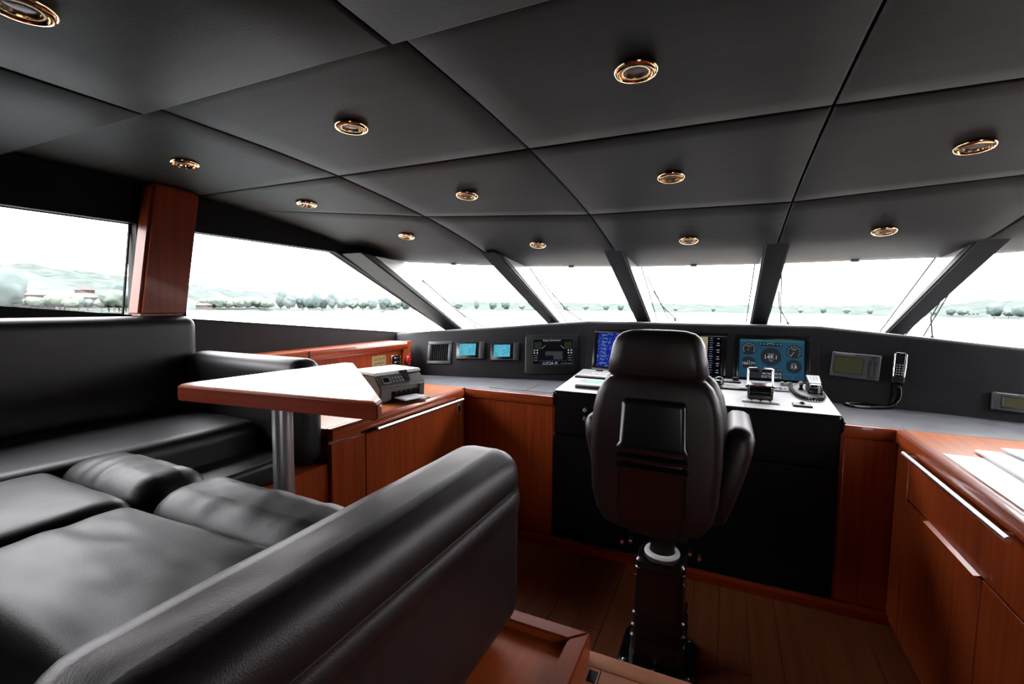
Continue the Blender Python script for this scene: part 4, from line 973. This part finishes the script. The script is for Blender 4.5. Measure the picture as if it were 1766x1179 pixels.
obj('swivel_column', lathe(B(), [(.050, .455), (.050, .56)], Matrix.Translation((CXP, CYP, 0)), 24), 'black', ch, 40)
obj('bearing_ring', lathe(B(), [(.052, .458), (.070, .460), (.073, .466), (.070, .474), (.054, .476), (.052, .474)], Matrix.Translation((CXP, CYP, 0)), 32, False), 'ringw', ch, 40, label='white plastic bearing ring')
def prings(tab_, r):
    rr = []
    for z, hx, hy in tab_:
        pts = []
        for (sx, sy, a0) in ((1, 1, 0), (-1, 1, 90), (-1, -1, 180), (1, -1, 270)):
            for k in range(7):
                th = math.radians(a0 + 15 * k); pts.append(V((CXP + sx * (hx - r) + r * math.cos(th), CYP + sy * (hy - r) + r * math.sin(th), z)))
        rr.append(pts)
    return loft(B(), rr)
obj('pedestal_cap', prings([(.405, .098, .093), (.412, .101, .096), (.420, .101, .096), (.424, .098, .093), (.430, .100, .095), (.448, .098, .093), (.457, .090, .085), (.459, .07, .066)], .035), 'gloss', ch, 35)
obj('pedestal', prings([(.02, .112, .106), (.10, .108, .103), (.115, .111, .106), (.122, .111, .106), (.126, .104, .099), (.150, .104, .099), (.160, .109, .104), (.167, .109, .104), (.171, .102, .097), (.200, .101, .096), (.212, .106, .101), (.220, .106, .101), (.225, .100, .095), (.405, .094, .089)], .035), 'gloss', ch, 35)
obj('base_plate', prings([(.0, .155, .145), (.016, .155, .145), (.022, .149, .139)], .06), 'soft', ch, 35)
for (bx, by) in ((-.125, -.115), (.125, -.115), (-.125, .115), (.125, .115), (0, -.128)): obj('bolt', lathe(B(), [(.009, .021), (.009, .027), (.005, .030)], Matrix.Translation((CXP + bx, CYP + by, 0)), 8), 'chrome', ch, 40)
for sg in (-1, 1): obj('side_screw', tube(B(), [(CXP + sg * .094, CYP - .05, .37), (CXP + sg * .106, CYP - .05, .37)], .006, 10), 'chrome', ch, 40)

# ================================================================== CHARTS ON THE STARBOARD COUNTER
def sheet(name, quad, z0, z1, label, m_='paper', curl=0.):
    bm = B(); n = 8; g = []
    for i in range(n + 1):
        row = []
        for j in range(n + 1):
            u_, v_ = i / n, j / n; p = (V(quad[0]) * (1 - u_) + V(quad[1]) * u_) * (1 - v_) + (V(quad[3]) * (1 - u_) + V(quad[2]) * u_) * v_
            row.append(V((p.x, p.y, z0 + curl * math.sin(u_ * 3.1) * math.sin(v_ * 5))))
        g.append(row)
    lo_ = [[bm.verts.new(p) for p in r] for r in g]; hi_ = [[bm.verts.new(p + V((0, 0, z1 - z0))) for p in r] for r in g]
    for i in range(n):
        for j in range(n):
            bm.faces.new([lo_[i][j], lo_[i][j + 1], lo_[i + 1][j + 1], lo_[i + 1][j]]); bm.faces.new([hi_[i][j], hi_[i + 1][j], hi_[i + 1][j + 1], hi_[i][j + 1]])
    rim = [(i, 0) for i in range(n)] + [(n, j) for j in range(n)] + [(i, n) for i in range(n, 0, -1)] + [(0, j) for j in range(n, 0, -1)]
    for a_ in range(len(rim)):
        p, q = rim[a_], rim[(a_ + 1) % len(rim)]; bm.faces.new([lo_[p[0]][p[1]], lo_[q[0]][q[1]], hi_[q[0]][q[1]], hi_[p[0]][p[1]]])
    return top(name, bm, m_, label, 'chart', 40)
A1 = P3(1626, 783); A2 = P3(1702, 836)
d1 = (A2 - A1).normalized(); n1 = V((d1.y, -d1.x, 0)); n1 = -n1 if n1.x < 0 else n1
chart_m = varied('printed_sea_chart', (.60, .74, .80), (.84, .86, .84), 3.2, (1, 1, 1), .55, lo=.40, hi=.55)
sheet('nautical_chart', [A1, A1 + d1 * .95, A1 + d1 * .95 + n1 * .62, A1 + n1 * .62], CZ + .001, CZ + .003, 'large flat pale sea chart nearest the wooden counter edge', chart_m)
B1 = P3(1681, 776, CZ + .01); B2 = P3(1766, 826, CZ + .01); d2 = (B2 - B1).normalized(); n2 = V((d2.y, -d2.x, 0)); n2 = -n2 if n2.x < 0 else n2
sheet('folded_chart', [B1, B1 + d2 * .8, B1 + d2 * .8 + n2 * .50, B1 + n2 * .50], CZ + .004, CZ + .013, 'thick folded chart lying across the large flat chart', 'paper', .003)
C1 = P3(1725, 774, CZ + .02); C2 = P3(1766, 792, CZ + .02); d3 = (C2 - C1).normalized(); n3 = V((d3.y, -d3.x, 0)); n3 = -n3 if n3.x < 0 else n3
sheet('folded_chart', [C1, C1 + d3 * .7, C1 + d3 * .7 + n3 * .40, C1 + n3 * .40], CZ + .018, CZ + .025, 'topmost folded chart of the pile by the dashboard', 'paper', .003)

# ================================================================== CEILING LIGHTS AND LATCHES
LX = {1: [-1.985, -1.09, -.216, .672, 1.56], 2: [-2.005, -1.11, -.216, .674, 1.56], 3: [-1.877, -1.09, -.206, .669, 1.50]}
LY = {1: [1.175, 1.150, 1.150, 1.150, 1.150], 2: [1.785, 1.90, 1.930, 1.930, 1.80], 3: [2.45, 2.742, 2.788, 2.785, 2.45]}
names = {0: 'farthest to port', 1: 'second from port', 2: 'on the centre line', 3: 'second from starboard', 4: 'farthest to starboard'}
rows = {0: 'aft row', 1: 'row over the helm chair', 2: 'middle row', 3: 'row nearest the windscreen'}
proto = None
def lrot(y):
    sl = (zc(y + .05) - zc(y - .05)) / .1 if y > .8 else 0
    n_ = V((0, sl, -1)).normalized(); u_ = V((1, 0, 0)); v_ = n_.cross(u_); return Matrix((u_, v_, n_)).transposed()
spots = [(0, -1, -1.174, .425, 2.03)] + [(0, k, x, .42, 2.03) for k, x in ((2, -.216), (3, .672))] + [(r_, k, LX[r_][k], LY[r_][k], zc(LY[r_][k]) - .001) for r_ in (1, 2, 3) for k in range(5)]
for r_, k, x, y, z in spots:
    lab = 'gold rimmed ceiling downlight, %s, %s' % (names.get(k, 'at the top left corner'), rows[r_])
    if proto is None:
        proto = thing('ceiling_light', lab, 'ceiling light', (x, y, z), lrot(y), 'ceiling downlights')
        obj('rim', lathe(B(), [(.050, -.001), (.053, .003), (.051, .009), (.046, .013), (.041, .013), (.0405, .010)], n=32, cap=False), 'gold', proto, 60, True)
        obj('reflector', lathe(B(), [(.0408, .0125), (.038, .006), (.031, .003)], n=32, cap=False), 'copper', proto, 60, True)
        obj('inner_ring', lathe(B(), [(.034, .004), (.033, .0095), (.029, .0095), (.028, .004)], n=32, cap=False), 'gold', proto, 60, True)
        obj('lens', lathe(B(), [(.0305, .0025), (.028, .0045), (.010, .0055)], n=32), 'lens', proto, 60, True)
    else: dup_tree(proto, (x, y, z), lab, lrot(y))
for (px_, X_, lab) in ((756, -1.96, 'tiny white latch on the ceiling edge over the port-most windscreen pane'), (968, -1.08, 'tiny white latch on the ceiling edge over the second windscreen pane'), (1197, -.22, 'tiny white latch on the ceiling edge over the centre windscreen pane'), (1481, .70, 'tiny white latch on the ceiling edge over the pane right of centre')):
    yy = lerp(FRONT, X_) - .035; t = thing('latch', lab, 'latch', (X_, yy, zc(yy)), lrot(yy), 'ceiling edge latches')
    obj('body', lbox(0, 0, .042, .022, -.001, .010, .002), 'white', t, 40, True); obj('slot', lbox(0, 0, .016, .008, .010, .011), 'grey', t, 0, True)
# windscreen wipers outside
for i in range(5):
    q, nrm = GL[i]
    def g(u_, v_, h): return (q[0] * (1 - u_) + q[1] * u_) * (1 - v_) + (q[3] * (1 - u_) + q[2] * u_) * v_ + nrm * h
    t = thing('windscreen_wiper', 'dark windscreen wiper outside the %s pane' % ['port-most', 'second', 'centre', 'fourth', 'starboard-most'][i], 'wiper', tuple(g(.14, 1.0, .012)), None, 'windscreen wipers')
    obj('arm', tube(B(), [g(.26, 1.0, .03), g(.16, .75, .04), g(.12, .45, .03)], .005, 6), 'black', t)
    obj('blade', tube(B(), [g(.20, .98, .016), g(.105, .18, .016)], .0045, 6), 'black', t)
    obj('pivot', tube(B(), [g(.26, 1.0, .008), g(.26, 1.0, .035)], .012, 10), 'black', t)

# ================================================================== OUTSIDE: WATER, SHORE, HOUSES, TREES, BOATS
WZ = -3.5
bm = B(); n = 24; vs = [[bm.verts.new((-4000 + 8000 * i / n, -4000 + 8000 * j / n, WZ)) for j in range(n + 1)] for i in range(n + 1)]
for i in range(n):
    for j in range(n): bm.faces.new([vs[i][j], vs[i + 1][j], vs[i + 1][j + 1], vs[i][j + 1]])
wat = obj('sea', bm, 'water'); wat['kind'] = 'structure'
CREST = [(-400, 440), (-150, 448), (0, 453), (60, 458), (120, 463), (180, 472), (235, 480), (330, 492), (400, 500), (470, 506), (560, 513), (640, 517), (760, 521), (950, 522), (1150, 524), (1400, 528), (1560, 527), (1640, 522), (1700, 519), (1766, 520), (1900, 518), (2300, 515)]
SHORE = [(-400, 300), (0, 330), (240, 340), (600, 380), (1000, 520), (1400, 500), (1766, 420), (2300, 400)]
bm = B(); G = []
for k in range(0, 181):
    px_ = -500 + 2900 * k / 180
    d = ray(px_, 540); az = V((d.x, d.y, 0)).normalized()
    dc = ray(px_, lerp(CREST, px_)); el = dc.z / math.hypot(dc.x, dc.y)
    Rs = lerp(SHORE, px_); col = []
    for j in range(22):
        t_ = j / 21; R_ = Rs * (1 + 2.2 * t_); hc_ = Rs * 3.2 * el + 1.5
        base = WZ - 1 if j == 0 else (1.0 - 2.2 if j == 1 else 0)
        prof = (t_ ** 1.35)
        h_ = (WZ + 1.2) + (hc_ - WZ - 1.2) * prof if j > 0 else WZ - 1
        amp = 1.0 + 5.5 * t_
        if j > 0: h_ += amp * noise.noise(V((az.x * R_ * .035, az.y * R_ * .035, 0))) * .9 + amp * .6 * noise.noise(V((az.x * R_ * .1, az.y * R_ * .1, 4)))
        col.append(bm.verts.new((az.x * R_, az.y * R_, h_)))
    G.append(col)
for a_, b__ in zip(G, G[1:]):
    for j in range(21): bm.faces.new([a_[j], b__[j], b__[j + 1], a_[j + 1]])
hill = obj('hillside', bm, 'hill', None, 60); hill['kind'] = 'structure'
def ground(px_, R_):
    d = ray(px_, 540); az = V((d.x, d.y, 0)).normalized(); return V((az.x * R_, az.y * R_, WZ + 1.5)), az
def house(px0, px1, ytop, R_, label, wall, nwin, fl_, roofh, grp=None):
    pc_, az = ground((px0 + px1) / 2, R_); p0, _ = ground(px0, R_); p1, _ = ground(px1, R_)
    wd = (p1 - p0).length; d = ray((px0 + px1) / 2, ytop); H = R_ * d.z / math.hypot(d.x, d.y) + 1.5 - pc_.z
    u_ = (p1 - p0).normalized(); rot_ = Matrix((u_, V((0, 0, 1)).cross(u_), V((0, 0, 1)))).transposed()
    t = thing('house', label, 'house', tuple(pc_), rot_, grp); wh_ = H - roofh; D = wd * .5
    obj('walls', box(B(), (-wd / 2, 0, -2), (wd / 2, D, wh_)), wall, t, 0, True)
    e = .6; rf_ = B(); hexa(rf_, [(-wd / 2 - e, -e, wh_), (wd / 2 + e, -e, wh_), (wd / 2 + e, D + e, wh_), (-wd / 2 - e, D + e, wh_), (-wd / 4, D * .42, H), (wd / 4, D * .42, H), (wd / 4, D * .58, H), (-wd / 4, D * .58, H)]); obj('roof', rf_, 'roof', t, 0, True)
    for f in range(fl_):
        for i in range(nwin):
            xx = -wd / 2 + wd * (i + .5) / nwin; zz = wh_ * (f + .35) / fl_
            if (i + f) % 4 == 3: continue
            obj('window', box(B(), (xx - .7, -.12, zz), (xx + .7, .05, zz + 1.5)), 'pane_far', t, 0, True)
    return t
house(14, 97, 501, 352, 'wide pale villa with two rows of windows at far left', 'plaster2', 8, 2, 2.2)
house(113, 183, 505, 360, 'second pale villa right of the first, seen past the wooden post', 'plaster', 7, 2, 2.5)
house(131, 166, 494, 372, 'upper storey block rising behind the second pale villa', 'plaster', 4, 3, 2.0)
house(338, 366, 522, 372, 'small cream house low on the shore right of the post', 'plaster2', 3, 1, 1.6)
house(432, 470, 519, 420, 'distant cream house among the shore trees in the forward side window', 'plaster2', 4, 1, 1.8)
house(655, 680, 524, 430, 'tiny pale house near the raked front end of the side window', 'plaster', 3, 1, 1.4)
house(1668, 1690, 541, 500, 'small pale waterfront house beyond the starboard windscreen pane', 'plaster', 3, 1, 1.5)
house(1700, 1722, 540, 510, 'second waterfront house right of the first beyond the starboard pane', 'plaster2', 3, 1, 1.5)
def treemesh(name, seed, m_, tall=1.0):
    r = random.Random(seed); bm = B()
    bmesh.ops.create_icosphere(bm, subdivisions=3, radius=1.0)
    for v in bm.verts:
        k = 1 + .30 * noise.noise(v.co * 2.2 + V((seed, 0, 0))) + .22 * noise.noise(v.co * 5.5 + V((0, seed, 0)))
        v.co = V((v.co.x * k, v.co.y * k, v.co.z * k * tall + 1.15 * tall))
    for f in bm.faces: f.smooth = True
    me = bpy.data.meshes.new(name); bm.to_mesh(me); bm.free(); me.materials.append(M[m_])
    bt = B(); tube(bt, [(0, 0, -.5), (0, 0, .7)], .09, 6); mt_ = bpy.data.meshes.new('trunk'); bt.to_mesh(mt_); bt.free(); mt_.materials.append(M['bark'])
    return me, mt_
TM = {'dark': treemesh('crown', 3, 'leaf2', 1.0), 'green': treemesh('crown', 8, 'leaf', .85), 'light': treemesh('crown', 13, 'leaf3', .75), 'pine': treemesh('crown', 21, 'leaf2', 1.8)}
ORD = ['first', 'second', 'third', 'fourth', 'fifth', 'sixth', 'seventh', 'eighth', 'ninth', 'tenth', 'eleventh', 'twelfth', 'thirteenth', 'fourteenth']
TC = {}
def tree(px_, R_, hpx, kind, label, group):
    if ', ' in label:
        k0 = TC.get(label, 0); TC[label] = k0 + 1; a_, b_ = label.split(', ', 1); label = '%s from the left, %s' % (ORD[k0] + ' ' + a_, b_)
    p, az = ground(px_, R_); s_ = hpx / FPX * R_ * 1.0
    t = bpy.data.objects.new('tree', None); COL.objects.link(t); t.location = p; t['label'] = label; t['category'] = 'tree'; t['group'] = group
    k = s_ / (2.2 * (1.8 if kind == 'pine' else .95)); t.scale = (k, k, k); t.rotation_euler = (0, 0, random.random() * 6)
    for me, nm in zip(TM[kind], ('crown', 'trunk')):
        c = bpy.data.objects.new(nm, me); COL.objects.link(c); c.parent = t
KL = {'dark': 'dark rounded shore tree', 'green': 'mid green bushy shore tree', 'light': 'yellow green spreading shore tree', 'pine': 'tall slim shore conifer'}
one = [(4, 330, 46, 'dark', 'large dark tree at the far left edge of the port window'), (218, 345, 34, 'dark', 'broad dark tree just left of the wooden post')]
for px_, R_, h_, k, lab in one: tree(px_, R_, h_, k, lab, 'shore trees seen to port')
rr = random.Random(5)
for px_, h_, k in ((30, 14, 'green'), (58, 17, 'light'), (70, 12, 'dark'), (92, 18, 'green'), (104, 24, 'light'), (112, 22, 'green'), (122, 16, 'light'), (136, 14, 'dark'), (152, 13, 'green'), (176, 15, 'light'), (188, 22, 'dark'), (198, 28, 'green'), (206, 24, 'dark'), (228, 26, 'dark'), (352, 16, 'green'), (368, 20, 'light'), (380, 18, 'green'), (395, 16, 'light'), (412, 18, 'green'), (428, 20, 'light'), (446, 20, 'green'), (462, 19, 'light'), (485, 28, 'pine'), (500, 18, 'dark'), (522, 20, 'dark'), (534, 22, 'dark'), (545, 28, 'pine'), (556, 20, 'dark'), (573, 26, 'pine'), (590, 18, 'green'), (608, 16, 'light'), (626, 18, 'green'), (642, 17, 'dark'), (663, 20, 'dark'), (684, 18, 'green'), (700, 18, 'dark')):
    tree(px_, (335 if px_ < 260 else 378) + rr.uniform(0, 12), h_, k, KL[k] + (', left of the wooden post' if px_ < 260 else ', in the forward side window'), 'shore trees seen to port')
for px_, h_, k in ((760, 16, 'dark'), (790, 20, 'green'), (822, 24, 'pine'), (850, 20, 'dark'), (872, 22, 'dark'), (900, 14, 'green'), (975, 12, 'dark'), (1010, 14, 'green'), (1045, 14, 'dark'), (1070, 16, 'dark'), (1165, 10, 'green'), (1230, 9, 'dark'), (1380, 10, 'green'), (1420, 12, 'dark'), (1460, 12, 'green'), (1500, 10, 'dark'), (1610, 10, 'green'), (1640, 14, 'dark'), (1660, 16, 'green'), (1715, 22, 'dark'), (1740, 14, 'green'), (1758, 20, 'dark'), (1780, 18, 'dark')):
    tree(px_, lerp(SHORE, px_) + 4 + rr.uniform(0, 12), h_ * .7, k, KL[k] + ', beyond the windscreen', 'shore trees seen ahead')
def boat(px_, py_, length, label, mast=0):
    d = ray(px_, py_); tt = (WZ - 1.5) / d.z; p = CAM + d * tt; u_ = _R.copy(); u_.z = 0; u_.normalize()
    rot_ = Matrix((u_, V((0, 0, 1)).cross(u_), V((0, 0, 1)))).transposed()
    t = thing('boat', label, 'boat', tuple(p), rot_); L_ = length; b_ = L_ * .13
    rings = []
    for s_ in (0, .08, .3, .6, .85, 1.0):
        wv_ = b_ * min(1, (.15 + 1.6 * s_) if s_ < .5 else 1); x = -L_ / 2 + L_ * s_; h_ = L_ * .05 + L_ * .03 * (1 - s_)
        rings.append([V((x, -wv_, h_)), V((x, -wv_ * .6, -.2)), V((x, wv_ * .6, -.2)), V((x, wv_, h_))])
    obj('hull', loft(B(), rings), 'signal', t, 0, True)
    obj('cabin', hexa(B(), [(-L_ * .1, -b_ * .6, L_ * .05), (L_ * .25, -b_ * .6, L_ * .05), (L_ * .25, b_ * .6, L_ * .05), (-L_ * .1, b_ * .6, L_ * .05), (-L_ * .02, -b_ * .5, L_ * .11), (L_ * .22, -b_ * .5, L_ * .11), (L_ * .22, b_ * .5, L_ * .11), (-L_ * .02, b_ * .5, L_ * .11)]), 'ltgrey', t, 0, True)
    if mast: obj('mast', tube(B(), [(0, 0, L_ * .05), (0, 0, mast)], .06, 6), 'ltgrey', t, 0, True)
boat(1685, 574, 11, 'low grey motor boat moored beyond the starboard windscreen pane')
boat(652, 553, 6, 'small moored boat with mast seen low in the forward side window', 2.5)
boat(395, 544, 7, 'low pale boat in the forward side window near the post')
